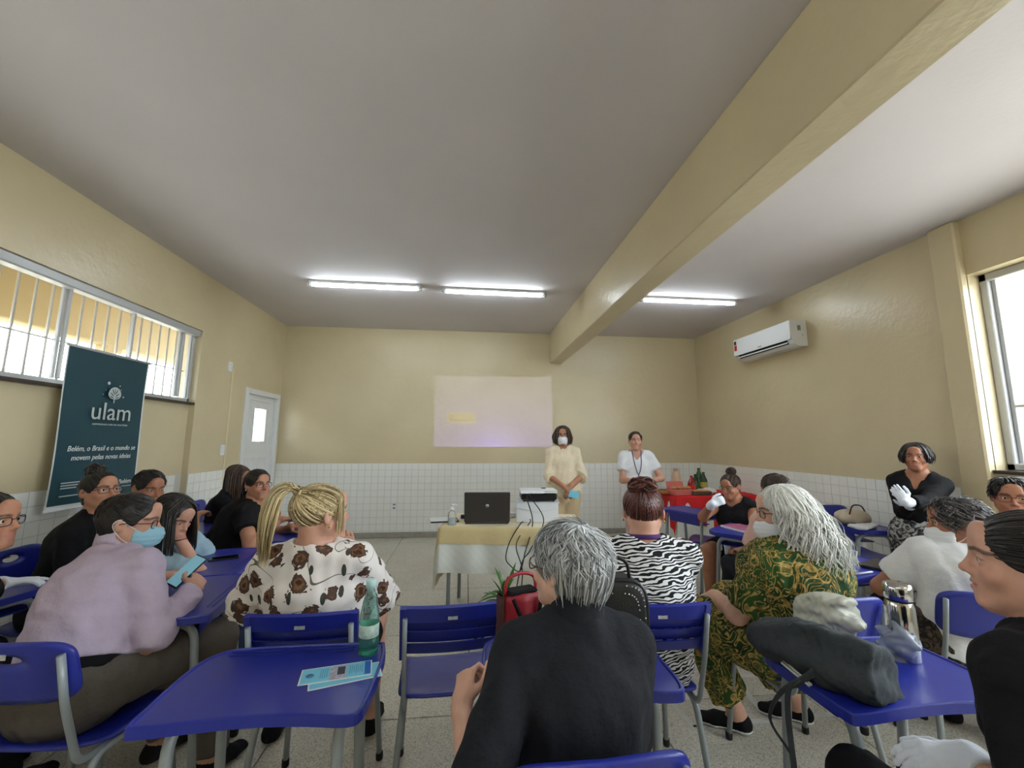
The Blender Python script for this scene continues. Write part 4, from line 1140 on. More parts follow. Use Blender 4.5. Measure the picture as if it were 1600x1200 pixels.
def mth(nt, op, a, b_=None, c_=None):
    n = N(nt, 'ShaderNodeMath', operation=op)
    for i, v in enumerate((a, b_, c_)):
        if v is None: continue
        if isinstance(v, (int, float)): n.inputs[i].default_value = v
        else: L(nt, v, n.inputs[i])
    return n.outputs[0]
def zebra_mat():
    m, nt, b, tc = pat('zebra_print')
    mp = N(nt, 'ShaderNodeMapping'); mp.inputs['Rotation'].default_value = (0.15, 0.25, 0.2); mp.inputs['Scale'].default_value = (.42, .42, 1.0); L(nt, tc.outputs['Object'], mp.inputs[0])
    w = N(nt, 'ShaderNodeTexWave', bands_direction='Z', i_Scale=25.0, i_Distortion=11.0, i_Detail=1.6, i_Detail_Scale=1.35, i_Detail_Roughness=.55); L(nt, mp.outputs[0], w.inputs['Vector'])
    rp = ramp(nt, [(0.0, srgb(14, 14, 17)), (0.47, srgb(14, 14, 17)), (0.53, srgb(226, 226, 228)), (1, srgb(226, 226, 228))]); L(nt, w.outputs['Fac'], rp.inputs[0]); L(nt, rp.outputs[0], b.inputs['Base Color']); return m
def floral_mat():
    m, nt, b, tc = pat('floral_print')
    nz = N(nt, 'ShaderNodeTexNoise', i_Scale=45.0, i_Detail=2.0); L(nt, tc.outputs['Object'], nz.inputs['Vector'])
    v = N(nt, 'ShaderNodeTexVoronoi', i_Scale=13.0, i_Randomness=.7); L(nt, tc.outputs['Object'], v.inputs['Vector'])
    sp = N(nt, 'ShaderNodeSeparateColor'); L(nt, v.outputs['Color'], sp.inputs[0])
    vp = N(nt, 'ShaderNodeTexVoronoi', i_Scale=62.0); L(nt, tc.outputs['Object'], vp.inputs['Vector']); sv = N(nt, 'ShaderNodeSeparateColor'); L(nt, vp.outputs['Color'], sv.inputs[0])
    d = mth(nt, 'ADD', mth(nt, 'ADD', v.outputs['Distance'], mth(nt, 'MULTIPLY', mth(nt, 'SUBTRACT', nz.outputs['Fac'], .5), .30)), mth(nt, 'MULTIPLY', mth(nt, 'SUBTRACT', sv.outputs[0], .5), .16))
    fl = ramp(nt, [(0.0, srgb(40, 28, 22)), (0.35, srgb(70, 44, 28)), (0.5, srgb(138, 98, 66)), (0.66, srgb(88, 66, 55)), (1, srgb(74, 54, 48))]); L(nt, mth(nt, 'DIVIDE', d, .44), fl.inputs[0])
    on = mth(nt, 'MULTIPLY', mth(nt, 'LESS_THAN', d, .44), mth(nt, 'GREATER_THAN', sp.outputs[0], .08))
    v2 = N(nt, 'ShaderNodeTexVoronoi', i_Scale=19.0); mp = N(nt, 'ShaderNodeMapping'); mp.inputs['Scale'].default_value = (1.5, 1.0, .62); mp.inputs['Rotation'].default_value = (.4, .5, .3); L(nt, tc.outputs['Object'], mp.inputs[0]); L(nt, mp.outputs[0], v2.inputs['Vector'])
    s2 = N(nt, 'ShaderNodeSeparateColor'); L(nt, v2.outputs['Color'], s2.inputs[0])
    lf = mth(nt, 'MULTIPLY', mth(nt, 'LESS_THAN', v2.outputs['Distance'], .27), mth(nt, 'GREATER_THAN', s2.outputs[1], .55))
    n3 = N(nt, 'ShaderNodeTexNoise', i_Scale=9.0, i_Detail=0.0); L(nt, tc.outputs['Object'], n3.inputs['Vector'])
    st = mth(nt, 'LESS_THAN', mth(nt, 'ABSOLUTE', mth(nt, 'SUBTRACT', n3.outputs['Fac'], .52)), .006)
    c = mix(nt, st, srgb(228, 222, 218), srgb(104, 98, 92)); c = mix(nt, lf, c, srgb(62, 66, 60)); c = mix(nt, on, c, fl.outputs[0]); L(nt, c, b.inputs['Base Color']); return m
def paisley_mat():
    m, nt, b, tc = pat('green_gold_paisley')
    nz = N(nt, 'ShaderNodeTexNoise', i_Scale=10.0, i_Detail=1.0, i_Distortion=2.2); L(nt, tc.outputs['Object'], nz.inputs['Vector'])
    fr = mth(nt, 'FRACT', mth(nt, 'MULTIPLY', nz.outputs['Fac'], 7.0)); ln = mth(nt, 'LESS_THAN', mth(nt, 'ABSOLUTE', mth(nt, 'SUBTRACT', fr, .5)), .17)
    v = N(nt, 'ShaderNodeTexVoronoi', i_Scale=13.0); L(nt, tc.outputs['Object'], v.inputs['Vector']); ring_ = mth(nt, 'LESS_THAN', mth(nt, 'ABSOLUTE', mth(nt, 'SUBTRACT', v.outputs['Distance'], .30)), .045)
    n4 = N(nt, 'ShaderNodeTexNoise', i_Scale=60.0); L(nt, tc.outputs['Object'], n4.inputs['Vector'])
    gold = ramp(nt, [(0.3, srgb(120, 96, 44)), (0.7, srgb(196, 164, 92))]); L(nt, n4.outputs['Fac'], gold.inputs[0])
    n5 = N(nt, 'ShaderNodeTexNoise', i_Scale=6.0); L(nt, tc.outputs['Object'], n5.inputs['Vector'])
    gr_ = ramp(nt, [(0.35, srgb(22, 48, 22)), (0.65, srgb(48, 84, 34))]); L(nt, n5.outputs['Fac'], gr_.inputs[0])
    c = mix(nt, mth(nt, 'MAXIMUM', ln, ring_), gr_.outputs[0], gold.outputs[0]); L(nt, c, b.inputs['Base Color']); return m
def swirl_mat(name, a, b2, sc, th=.5):
    m, nt, b, tc = pat(name)
    nz = N(nt, 'ShaderNodeTexNoise', i_Scale=sc, i_Detail=2.0, i_Distortion=2.5); L(nt, tc.outputs['Object'], nz.inputs['Vector'])
    rp = ramp(nt, [(th-.08, a), (th+.08, b2)]); L(nt, nz.outputs['Fac'], rp.inputs[0]); L(nt, rp.outputs[0], b.inputs['Base Color']); return m
M_ZEBRA, M_FLORAL, M_PAISLEY = zebra_mat(), floral_mat(), paisley_mat()
M_SNAKE = swirl_mat('snake_print', srgb(40, 40, 42), srgb(176, 174, 170), 16); M_DARKPRINT = swirl_mat('dark_print', srgb(30, 26, 26), srgb(92, 76, 66), 30)
C_BLACK = cloth_mat('black_cloth', srgb(20, 20, 23)); C_NAVY = cloth_mat('dark_blazer_cloth', srgb(30, 32, 38)); C_LAV = cloth_mat('lavender_shirt', srgb(186, 172, 192)); C_TROU = cloth_mat('grey_brown_trousers', srgb(92, 86, 80))
C_BEIGE = cloth_mat('beige_linen', srgb(226, 212, 184)); C_SAND = cloth_mat('sand_trousers', srgb(204, 180, 146)); C_WHITE = cloth_mat('white_cotton', srgb(226, 228, 232)); C_PINK = cloth_mat('pale_pink_trousers', srgb(222, 200, 196)); C_DENIM = cloth_mat('light_denim', srgb(150, 176, 190), var=.2)
H_BLACK = hair_mat('black_hair', srgb(14, 12, 12), srgb(48, 42, 40)); H_BROWN = hair_mat('dark_brown_hair', srgb(30, 20, 16), srgb(84, 62, 46)); H_BLOND = hair_mat('blonde_hair', srgb(120, 98, 58), srgb(226, 206, 160)); H_GREY = hair_mat('grey_hair', srgb(104, 106, 108), srgb(222, 224, 226)); H_WHITE = hair_mat('white_wavy_hair', srgb(202, 202, 194), srgb(246, 246, 240)); H_RED = hair_mat('auburn_hair', srgb(40, 18, 16), srgb(110, 58, 46)); H_SALT = hair_mat('greying_hair', srgb(18, 16, 18), srgb(140, 134, 134), mid=.75)
SK1 = ('tan_skin', srgb(198, 150, 128)); SK2 = ('brown_skin', srgb(164, 112, 86)); SK3 = ('fair_skin', srgb(214, 168, 146)); SK4 = ('medium_skin', srgb(180, 128, 102))
G_BLACK = mat('black_spectacle_frame', srgb(20, 18, 18), .3); G_GOLD = mat('gold_spectacle_frame', srgb(176, 140, 84), .3, metal=.7); G_RED = mat('tortoise_spectacle_frame', srgb(92, 42, 34), .3)
M_GOLD = mat('gold_jewellery', srgb(206, 164, 84), .25, metal=.9); M_PURPLE = mat('purple_lanyard', srgb(74, 40, 104), .7); M_LANY = mat('blue_lanyard', srgb(40, 56, 116), .7)
def P_(lab, loc, face, hp, Y, sk, **kw): return Person(lab, loc, face, PY(hp[0], hp[1], Y), skin=sk[1], sname=sk[0], **kw)
def lap(p, sds='rl'):
    for sd in sds: p.arm(sd, ((.10 if sd == 'r' else -.10), .28, .66), pole=((1 if sd == 'r' else -1)*.6, -.6, -.5), fdir=((-.3 if sd == 'r' else .3), 1, -.15), back=(0, .1, 1), local=True, curl=.35)
    return p
def legs(p): p.leg('r').leg('l'); return p
def earring(p, sds, material=M_GOLD):
    for sg in sds: MB().ellipsoid(p.h2l((sg*.084, -.006, -.04)), (.004, .004, .006), 8, 6).build('earring', material, p.root)

# 1 -- woman cut by the left edge
p = P_('woman in dark top with glasses and white gloves at the far left edge', (-2.13, 1.76), -25, (-24, 815), 1.9, SK4, head_dir=(.95, .1, 0), lod=1.15, gloved=True)
p.arm('r', PZ(2, 912, .795), pole=(.6, -.6, -.6), fdir=(.75, .55, .0), curl=.25, point=True).arm('l', (-2.2, 2.14, .80), pole=(-.6, -.5, -.6), fdir=(.7, .6, 0), curl=.4)
legs(p).body(); p.top('shirt', C_BLACK, sleeve=('upper', .8)); p.bottoms('trousers', C_BLACK); p.shoes(C_BLACK); p.gloves(); p.glasses(G_BLACK)
p.add_hair(p.cap(amp=.002)+[p.pulled((0, -1, .2), 160, seed=2)]+p.bun((0, -.115, .03), .032, 40, seed=2), H_BLACK)

# 2 -- woman with a top bun by the banner
p = P_('woman in black with bun and glasses seated in front of the green banner', (-2.22, 2.78), -80, (157, 768), 2.75, SK4, head_dir=(.92, -.40, 0), pitch=8, lod=1.15, girth=1.12)
lap(p); legs(p).body(); p.top('shirt', C_BLACK, sleeve=('fore', .9), neck=.07); p.bottoms('trousers', C_BLACK); p.shoes(C_BLACK); p.glasses(G_BLACK, lens=True)
p.add_hair(p.cap(amp=.0015)+[p.pulled((0, -.62, .8), 200, seed=3)]+p.bun((0, -.055, .140), .046, 80, seed=3), H_BLACK)

# 3 -- man in the lavender shirt
p = P_('man in lavender shirt with blue mask leaning over a phone', (-1.40, 1.84), -22, (203, 815), 2.02, SK1, head_dir=(.92, .36, 0), pitch=-8, roll=0, girth=1.06, shoulder=.175, shrug=-.03, bust=0, belly=.15, pelvis=(.0, -.04, .56), scale=1.0, hs=1.03)
p.arm('r', PY(303, 920, 2.06), pole=(.5, -.5, -.9), fdir=(-.25, .85, .25), back=(.8, -.3, .5), curl=.75).arm('l', (-1.40, 2.20, .81), pole=(-.6, -.3, -.7), fdir=(.4, .8, .1), curl=.6)
p.leg('r', knee=(.16, .40, .56), ankle=(.17, .40, .085)).leg('l', knee=(-.14, .42, .55), ankle=(-.15, .42, .085)).body(legs=True)
o = p.top('shirt', C_LAV, sleeve=('fore', .96), inf=.018, hem=-.13, neck=.062, amp=.0055, freq=58, h=.0075, seed=5, flare=.006, collar=True, drape=.006)
p.bottoms('trousers', C_TROU, t=.97, inf=.018, amp=.006); p.shoes(C_BLACK); p.glasses(G_BLACK); p.mask(M_MASKB)
S = Sdf(); up = p.up; S.limb(p.P+up*.035, p.P+up*.075, (.152*p.g+.034, .116*p.g+.034), (.150*p.g+.033, .116*p.g+.033), p.rt, fa=True, fb=True); V, F = S.mesh(.009); soft('belt', V, F, C_BLACK, p.root)
p.add_hair(p.cap(inf=.007, nape=-.06, amp=.002, front=.030)+[p.crown(700, ln=.5, lift=(.002, .007), r=.0026, wave=.002, seed=4, th=(.2, 1.85), hair_front=.030, low=-.055)], H_BLACK)
LAV = p

# 4 -- young man by the wall
p = P_('young man with short black hair sitting against the tiled left wall', (-2.30, 3.25), -35, (233, 762), 3.1, SK2, head_dir=(.85, -.45, 0), pitch=-12, lod=1.3, bust=0, shoulder=.175)
p.arm('r', PY(306, 806, 3.4), pole=(.8, -.3, -.6), fdir=(.1, .9, .2), curl=.5).arm('l', (-2.25, 3.6, .79), pole=(-.7, -.3, -.6), curl=.5)
legs(p).body(); p.top('shirt', C_WHITE, sleeve=('upper', .7)); p.bottoms('trousers', C_NAVY); p.shoes(C_BLACK)
p.add_hair(p.cap(inf=.006, nape=-.05, amp=.002)+[p.crown(420, ln=.4, lift=(.002, .010), r=.0028, seed=5, low=-.045)], H_BLACK)

# 5 -- girl resting her head on her hand
p = P_('girl with long black hair in denim resting her forehead on her hand', (-1.66, 2.80), -85, (272, 806), 2.62, SK1, head_dir=(.9, -.25, 0), pitch=-28, lod=1.1, pelvis=(0, -.10, .545))
p.arm('r', PY(279, 838, 2.60), pole=(.25, .5, -1), fdir=(-.35, .1, .95), back=(.6, -.6, .2), curl=.25); lap(p, 'l')
legs(p).body(); p.top('denim_jacket', C_DENIM, sleeve=('upper', .95), inf=.02, amp=.006); p.bottoms('trousers', cloth_mat('jeans', srgb(60, 76, 104))); p.shoes(C_BLACK)
p.add_hair(p.cap(front=.05)+[p.falling(420, (0, .35, 1), .24, r=.0045, seed=6, az=(.75, 5.5), flare=.008, lift=.012)], H_BLACK)
MB().tube([p.WR['r']+unit(p.EL['r']-p.WR['r'])*.02+.029*np.array([math.cos(a), math.sin(a), .1*math.sin(a)]) for a in np.linspace(0, 2*PI, 14, endpoint=False)], .003, 6, closed=True).build('hair_tie', C_BLACK, p.root)

# 6 -- woman by the door
p = P_('woman with brown hair sitting nearest the white door, chin in hand', (-2.12, 4.1), -85, (372, 747), 4.05, SK2, head_dir=(.95, -.2, 0), pitch=-15, lod=1.4)
p.arm('r', PY(418, 775, 3.95), pole=(.5, .2, -1), fdir=(-.3, .1, .9), curl=.4).arm('l', (-1.8, 4.2, .78), pole=(-.5, 0, -.7))
legs(p).body(eyes=False); p.top('shirt', C_BLACK, sleeve=('upper', .7)); p.bottoms('trousers', C_NAVY); p.shoes(C_BLACK)
p.add_hair(p.cap()+[p.falling(260, (0, .3, 1), .26, r=.0055, seed=7, az=(.7, 5.58), flare=.01)], H_BROWN)

# 7 -- woman in the black T-shirt
p = P_('woman in black T-shirt and glasses looking towards the right, left of the blonde', (-1.80, 3.45), -78, (403, 757), 3.40, SK4, head_dir=(.80, -.60, 0), lod=1.05, girth=1.18, pelvis=(0.05, -.02, .55), bust=.9, hs=.96)
p.arm('r', PY(437, 812, 3.25), pole=(.6, -.5, -.7), fdir=(.9, .1, .1), curl=.5).arm('l', (-1.30, 3.42, .80), pole=(-.6, -.2, -.7), fdir=(1, -.3, 0), curl=.5)
legs(p).body(); p.top('shirt', C_BLACK, sleeve=('upper', .55), vneck=.10, neck=.085, seed=8); p.bottoms('trousers', C_BLACK); p.shoes(C_BLACK); p.glasses(G_RED); earring(p, (1,), M_PLASTIC)
p.add_hair(p.cap(inf=.008, amp=.001, column=False, nape=-.04)+[p.pulled((0, -.9, .1), 240, seed=8, lift=.006), p.falling(160, (0, -.2, 1), .12, r=.0045, seed=9, az=(1.9, 4.4), flare=.006)], H_BLACK)

# 8 -- blonde woman
p = P_('blonde woman with ponytail in floral blouse seated with her back turned', (-.575, 1.97), 0, (502, 803), 1.80, SK1, head_dir=(.74, .67, 0), girth=1.05, bust=.9, hs=1.03, shoulder=.158, pelvis=(0, .0, .55))
p.arm('r', PY(546, 868, 2.02), pole=(.9, -.5, -.9), fdir=(-.35, .55, .75), back=(.3, -.8, .3), curl=.25, spread=.12).arm('l', (-.78, 2.14, .80), pole=(-.8, -.2, -.8), fdir=(.2, 1, .2), curl=.4)
p.leg('l', knee=(-.27, .34, .56), ankle=(-.34, .40, .085)).leg('r', knee=(.12, .40, .55), ankle=(.12, .40, .085)).body()
p.top('floral_blouse', M_FLORAL, sleeve=('upper', .98), inf=.022, neck=.066, amp=.007, h=.007, seed=9, flare=.022, drape=.008, sinf=.024, hem=.06); p.bottoms('shorts', C_BLACK, thigh_only=True, t=.55, skirt=True)
p.shoes(C_BLACK); earring(p, (1,)); MB().tube(spline([p.NB+.066*np.array([math.cos(a), math.sin(a), 0])+np.array([0, .012, .006+.03*(-math.sin(a))*.5]) for a in np.linspace(-1.2, 4.3, 12)], 3), .0016, 5).build('necklace', M_GOLD, p.root)
p.add_hair(p.cap(inf=.004, amp=.0015, nape=-.03, hl=.0045, col=.3, column=False)+[p.pulled((.0, -.78, .62), 420, lift=.005, r=.0030, seed=10, spread=.03)]
           +[p.tail([(0, -.085, .098), (-.0, -.125, .125), (-.005, -.165, .10), (-.01, -.185, .02), (-.015, -.19, -.08), (-.02, -.185, -.19)], 300, .012, .046, r=.0036, seed=11, wave=.006)]
           +[p.falling(26, (.2, .6, .8), .13, r=.0022, seed=12, az=(.75, 1.25), flare=.004, wave=.004)]+p.bun((0, -.092, .105), .020, 30, .004, seed=13), H_BLOND)

# 9 -- woman in beige standing
p = P_('woman in loose beige outfit and white mask standing beside the projected slide', (1.12, 4.78), 172, (879, 681), 4.78, SK4, head_dir=(-.22, -1, 0), seated=False, pelvis=(0, 0, .86), lod=1.3, hs=1.0, girth=.9, shoulder=.138)
p.arm('r', (1.08, 4.58, .95), pole=(.9, -.4, -.4), fdir=(.6, -.3, -.6), curl=.4).arm('l', (1.15, 4.58, .95), pole=(-.9, -.4, -.4), fdir=(-.6, -.3, -.6), curl=.4)
legs(p).body(); p.top('loose_blouse', C_BEIGE, sleeve=('fore', .15), inf=.016, amp=.007, freq=34, seed=12, flare=.035, drape=.025, neck=.064, hem=.10, sinf=.018); p.bottoms('wide_trousers', C_SAND, t=.98, inf=.03, flare=.03, amp=.006); p.shoes(C_SAND); p.mask(M_MASKW); p.glasses(G_BLACK)
p.add_hair(p.cap(inf=.010)+[p.falling(320, (.1, .3, 1), .15, r=.0065, seed=14, az=(.60, 5.68), flare=.022, curl_in=.012, wave=.005, lift=.014)], H_BROWN)
BEI = p

# 10 -- woman in the white shirt standing
p = P_('woman in white short-sleeved shirt with lanyard standing at the back wall', (2.00, 4.78), 165, (993, 689), 4.78, SK1, head_dir=(-.3, -1, 0), seated=False, pelvis=(0, 0, .83), lod=1.3, hs=.97, girth=.92, shoulder=.14)
p.arm('r', (1.95, 4.57, 1.0), pole=(.9, -.6, -.3), fdir=(.9, -.2, .0), curl=.4).arm('l', (2.04, 4.56, 1.0), pole=(-.9, -.6, -.3), fdir=(-.9, -.2, .0), curl=.4)
legs(p).body(); p.top('shirt', C_WHITE, sleeve=('upper', .62), inf=.018, vneck=.07, hem=.09, seed=13, drape=.012, flare=.016); p.bottoms('trousers', C_PINK, t=.98, inf=.016); p.shoes(C_WHITE)
p.add_hair(p.cap(inf=.004)+[p.pulled((0, -1, .1), 200, seed=15, r=.004)], H_BROWN)
MB().tube(spline([p.NB+p.rt*-.05+p.fw*.06+p.up*.03, p.CH+p.rt*-.035+p.fw*.155, p.CH+p.fw*.15-p.up*.10, p.CH+p.rt*.035+p.fw*.155, p.NB+p.rt*.05+p.fw*.06+p.up*.03], 5), .004, 6).tube([p.CH+p.fw*.15-p.up*.10, p.CH+p.fw*.145-p.up*.17], .005, 6).build('lanyard', M_LANY, p.root)

# 11 -- grey-haired woman in front
p = P_('grey-haired woman in dark blazer seated in the centre foreground, back turned', (.27, 1.20), 4, (889, 886), 1.13, SK3, head_dir=(-.60, .80, 0), pitch=0, girth=.98, shoulder=.142, pelvis=(0, -.06, .53), hs=1.02)
p.arm('l', PY(721, 1105, 1.19), pole=(-.28, -.9, -.6), fdir=(.12, .75, .55), back=(-.6, -.2, .6), curl=.95).arm('r', (.36, 1.36, .80), pole=(.25, -.4, -.9), fdir=(-.4, .9, 0), curl=.5)
legs(p).body(hh=.0032); p.top('blazer', C_NAVY, sleeve=('upper', .98), inf=.017, neck=.058, amp=.0035, freq=50, h=.007, seed=14, flare=.008, drape=.008, hem=.03, collar=True); p.bottoms('trousers', C_BLACK); p.shoes(C_BLACK); p.glasses(G_RED, w=.048, hgt=.034)
p.add_hair(p.cap(inf=.006, nape=-.055, hl=.0045, col=.25)+[p.crown(1500, c=(.05, -.30, .95), th=(.05, 2.15), ln=.80, lift=(.004, .020), r=.0026, wave=.010, seed=16, swirl=.5, low=-.115, hair_front=.045, m=11)]
           +[p.falling(460, (0, -.5, .85), .115, r=.0030, seed=17, az=(1.6, 4.7), flare=.004, wave=.004, lift=.010, curl_in=.030)], H_GREY)

# 12 -- zebra blouse
p = P_('woman in zebra-striped blouse with auburn bun seen from behind', (.77, 1.93), -4, (1005, 800), 1.80, SK1, head_dir=(.36, .93, 0), pitch=-8, girth=1.14, shoulder=.165, bust=.7)
lap(p); legs(p).body(); p.top('zebra_blouse', M_ZEBRA, sleeve=('fore', .5), inf=.020, neck=.066, amp=.005, h=.0075, seed=15, flare=.012, drape=.012, hem=.05, collar=False); p.bottoms('skirt', C_BLACK, skirt=True, thigh_only=True, t=.95); p.shoes(C_BLACK); earring(p, (-1, 1))
p.add_hair(p.cap(inf=.004, amp=.001, nape=-.03, hl=.0045, column=False)+[p.pulled((0, -.72, .70), 420, lift=.005, r=.0032, seed=18, spread=.04)]+p.bun((0, -.068, .118), .047, 140, .0050, seed=19, squash=(1.2, .85, .9)), H_RED)
S = Sdf(); p.neck(S, .0135); n_ = unit(p.up*.9+p.fw*.35); S.half(n_, np.dot(n_, p.NB)+.052); S.half(-n_, -np.dot(n_, p.NB)-.032); V, F = S.mesh(.005); soft('lanyard', V, F, M_PURPLE, p.root)

# 13 -- sleeveless black dress
p = P_('woman in sleeveless black dress, white glove held to her mouth', (2.46, 3.66), 128, (1141, 760), 3.6, SK2, head_dir=(-.85, -.42, 0), pitch=-12, lod=1.25, girth=1.12, pelvis=(0, -.05, .50), bust=.8, hs=.95, gloved=True)
p.arm('r', PY(1112, 788, 3.42), pole=(.8, -.3, -.9), fdir=(.65, -.3, .35), back=(-.5, -.6, .2), curl=.8).arm('l', PY(1136, 838, 3.40), pole=(-.8, -.2, -.2), fdir=(-.2, -.5, -.85), curl=.3)
legs(p).body(); p.top('dress_bodice', C_BLACK, sleeve=None, neck=.075, seed=16); p.bottoms('dress_skirt', C_BLACK, skirt=True, thigh_only=True, t=.78); p.shoes(C_BLACK); p.gloves(); p.glasses(G_GOLD, shape='round')
p.add_hair(p.cap(inf=.004)+[p.pulled((0, -.55, .85), 200, seed=20)]+p.bun((0, -.055, .142), .040, 70, .007, seed=20), H_BROWN)

# 14 -- mostly hidden person behind the white hair
p = P_('person with short dark hair mostly hidden behind the white-haired woman', (2.16, 2.72), 5, (1211, 766), 2.75, SK1, lod=1.4, bust=0)
lap(p); legs(p).body(eyes=False); p.top('shirt', cloth_mat('pinkish_shirt', srgb(206, 170, 156)), sleeve=('upper', .7)); p.bottoms('trousers', C_NAVY); p.shoes(C_BLACK)
p.add_hair(p.cap(inf=.006, nape=-.05)+[p.crown(350, ln=.4, lift=(.002, .008), r=.003, seed=21, low=-.045)], H_BROWN)

# 15 -- white-haired woman in green and gold
p = P_('woman with long white wavy hair in green and gold patterned outfit', (1.50, 1.95), 24, (1222, 800), 1.84, SK3, head_dir=(-.93, .36, 0), pitch=-6, girth=1.42, shoulder=.178, bust=1.0, belly=.6, pelvis=(.02, -.04, .57), hs=1.03)
p.arm('l', PY(1116, 930, 2.12), pole=(-.8, -.6, -.7), fdir=(-.35, .75, -.35), back=(-.3, .3, .9), curl=.35).arm('r', (1.60, 2.25, .68), pole=(.8, -.4, -.6), fdir=(-.2, 1, -.1), curl=.35)
A0 = p.pl(PZ(1150, 1112, .085)); A1 = p.pl(PZ(1245, 1098, .085))
p.leg('l', knee=(-.19, .33, .55), ankle=(A0[0], A0[1], .085)).leg('r', knee=(.17, .36, .55), ankle=(A1[0], A1[1], .085)); p.fdirs = {'l': np.array([-.55, .8, 0]), 'r': np.array([-.55, .8, 0])}
p.body(); p.top('patterned_blouse', M_PAISLEY, sleeve=('upper', .80), inf=.020, neck=.075, amp=.006, h=.0085, seed=17, flare=.022, drape=.02, hem=.14); p.bottoms('patterned_trousers', M_PAISLEY, t=.80, inf=.028, amp=.008, flare=.02, waist=.06)
p.shoes(C_BLACK, M_PLASTIC); p.glasses(G_BLACK)
p.mask(M_MASKW, down=.022)
p.add_hair(p.cap(inf=.010, hl=.0045, col=.3, front=.045)+[p.falling(680, (0, .35, 1), .30, r=.0036, seed=22, az=(.95, 5.4), flare=.040, wave=.012, wfreq=60, lift=.018, back=.09, m=18)]
           +[p.crown(300, c=(0, .2, .98), th=(.1, 1.6), ln=.9, lift=(.008, .016), r=.0032, wave=.008, seed=23, swirl=.15, low=-.02, hair_front=.05)], H_WHITE)

# 16 -- standing woman with gloves
p = P_('woman in sheer black blouse and swirl-print skirt standing with white gloves', (3.50, 2.97), 118, (1431, 714), 2.95, SK2, head_dir=(-.82, -.56, 0), seated=False, pelvis=(0, 0, .75), lod=1.1, scale=.94, girth=.94, shoulder=.135, shrug=-.02, hs=.96, gloved=True)
p.arm('r', PY(1424, 788, 2.80), pole=(.35, -.5, -1), fdir=(-.65, -.05, .55), back=(-.4, -.75, .2), curl=.3, spread=.12).arm('l', PY(1416, 785, 2.74), pole=(-.45, -.6, -1), fdir=(-.25, .35, .75), back=(-.7, -.5, .2), curl=.4, spread=.12)
p.leg('r').leg('l').body(); p.top('blouse', C_BLACK, sleeve=('fore', .75), inf=.014, vneck=.10, seed=18, sinf=.013, flare=.006, hem=.02); p.bottoms('skirt', M_SNAKE, skirt=True, t=.85, inf=.015, amp=.006); p.shoes(C_BLACK); p.gloves()
p.add_hair(p.cap(inf=.012)+[p.falling(330, (.1, .3, 1), .10, r=.0060, seed=24, az=(.72, 5.56), flare=.014, curl_in=.016, wave=.007, lift=.014)], H_BLACK)

# 17 -- woman in white T-shirt
p = P_('woman in white T-shirt and white mask with dark greying hair at right', (2.25, 1.86), -33, (1494, 816), 1.80, SK2, head_dir=(-.83, .56, 0), pitch=-5, girth=1.02, bust=.9, pelvis=(.02, -.06, .55), hs=.97)
p.arm('l', (-.06, .24, .78), pole=(-1, -.1, -1), fdir=(.5, .8, 0), curl=.4, local=True).arm('r', (.12, .26, .76), pole=(.7, -.3, -.7), fdir=(-.3, 1, 0), curl=.4, local=True)
legs(p).body(); p.top('shirt', C_WHITE, sleeve=('upper', .70), inf=.016, neck=.066, amp=.005, seed=19, flare=.016, h=.008, hem=.0); p.bottoms('trousers', M_DARKPRINT); p.shoes(C_BLACK); p.mask(M_MASKW, down=.01); p.glasses(G_GOLD)
p.add_hair(p.cap(inf=.008, hl=.005, front=.045)+[p.crown(800, c=(0, -.1, 1), th=(.05, 2.1), ln=.75, lift=(.008, .032), r=.0036, wave=.016, seed=25, swirl=.6, low=-.085, hair_front=.055, m=11)], H_SALT)

# 18 -- woman at the right edge
p = P_('woman with glasses and dark hair at the right edge below the window', (3.10, 2.08), 120, (1582, 778), 2.1, SK2, head_dir=(-.80, -.60, 0), lod=1.15, bust=.8)
lap(p); legs(p).body(); p.top('shirt', C_NAVY, sleeve=('upper', .7)); p.bottoms('trousers', C_BLACK); p.shoes(C_BLACK); p.glasses(G_RED, w=.052, hgt=.042)
p.add_hair(p.cap(inf=.008)+[p.crown(420, c=(0, -.1, 1), th=(.05, 1.9), ln=.7, lift=(.006, .022), r=.004, wave=.008, seed=26, low=-.06, hair_front=.045)], H_BLACK)

# 19 -- near woman in profile
p = P_('woman in black T-shirt with white gloves in profile at the right foreground', (1.25, .76), 6, (1617, 884), .81, SK1, head_dir=(-.62, .78, 0), pitch=0, girth=1.05, bust=.85, pelvis=(0, -.08, .545), hs=1.0, gloved=True)
p.arm('l', PY(1520, 1188, .92), pole=(-.45, -.8, -.7), fdir=(-.85, .45, -.1), back=(0, -.3, .9), curl=.35, spread=.10).arm('r', PY(1505, 1225, .96), pole=(.7, -.5, -.6), fdir=(-.9, .3, -.1), curl=.4)
K = p.pl((1.06, 1.13, .555)); p.leg('l', knee=(K[0], K[1], .555), ankle=(K[0], K[1]+.03, .085)).leg('r'); p.body(hh=.0028, hb=.011, hd=.0036)
p.top('shirt', C_BLACK, sleeve=('upper', .88), inf=.016, neck=.068, amp=.005, seed=20, h=.0075, flare=.018); p.bottoms('trousers', C_BLACK); p.shoes(C_BLACK); p.gloves()
p.add_hair(p.cap(inf=.006, hl=.0042, nape=-.075, front=.036)+[p.pulled((0, -1, .0), 420, lift=.004, r=.0026, seed=27, m=14)]+p.bun((0, -.118, .01), .036, 60, seed=27), H_BLACK)
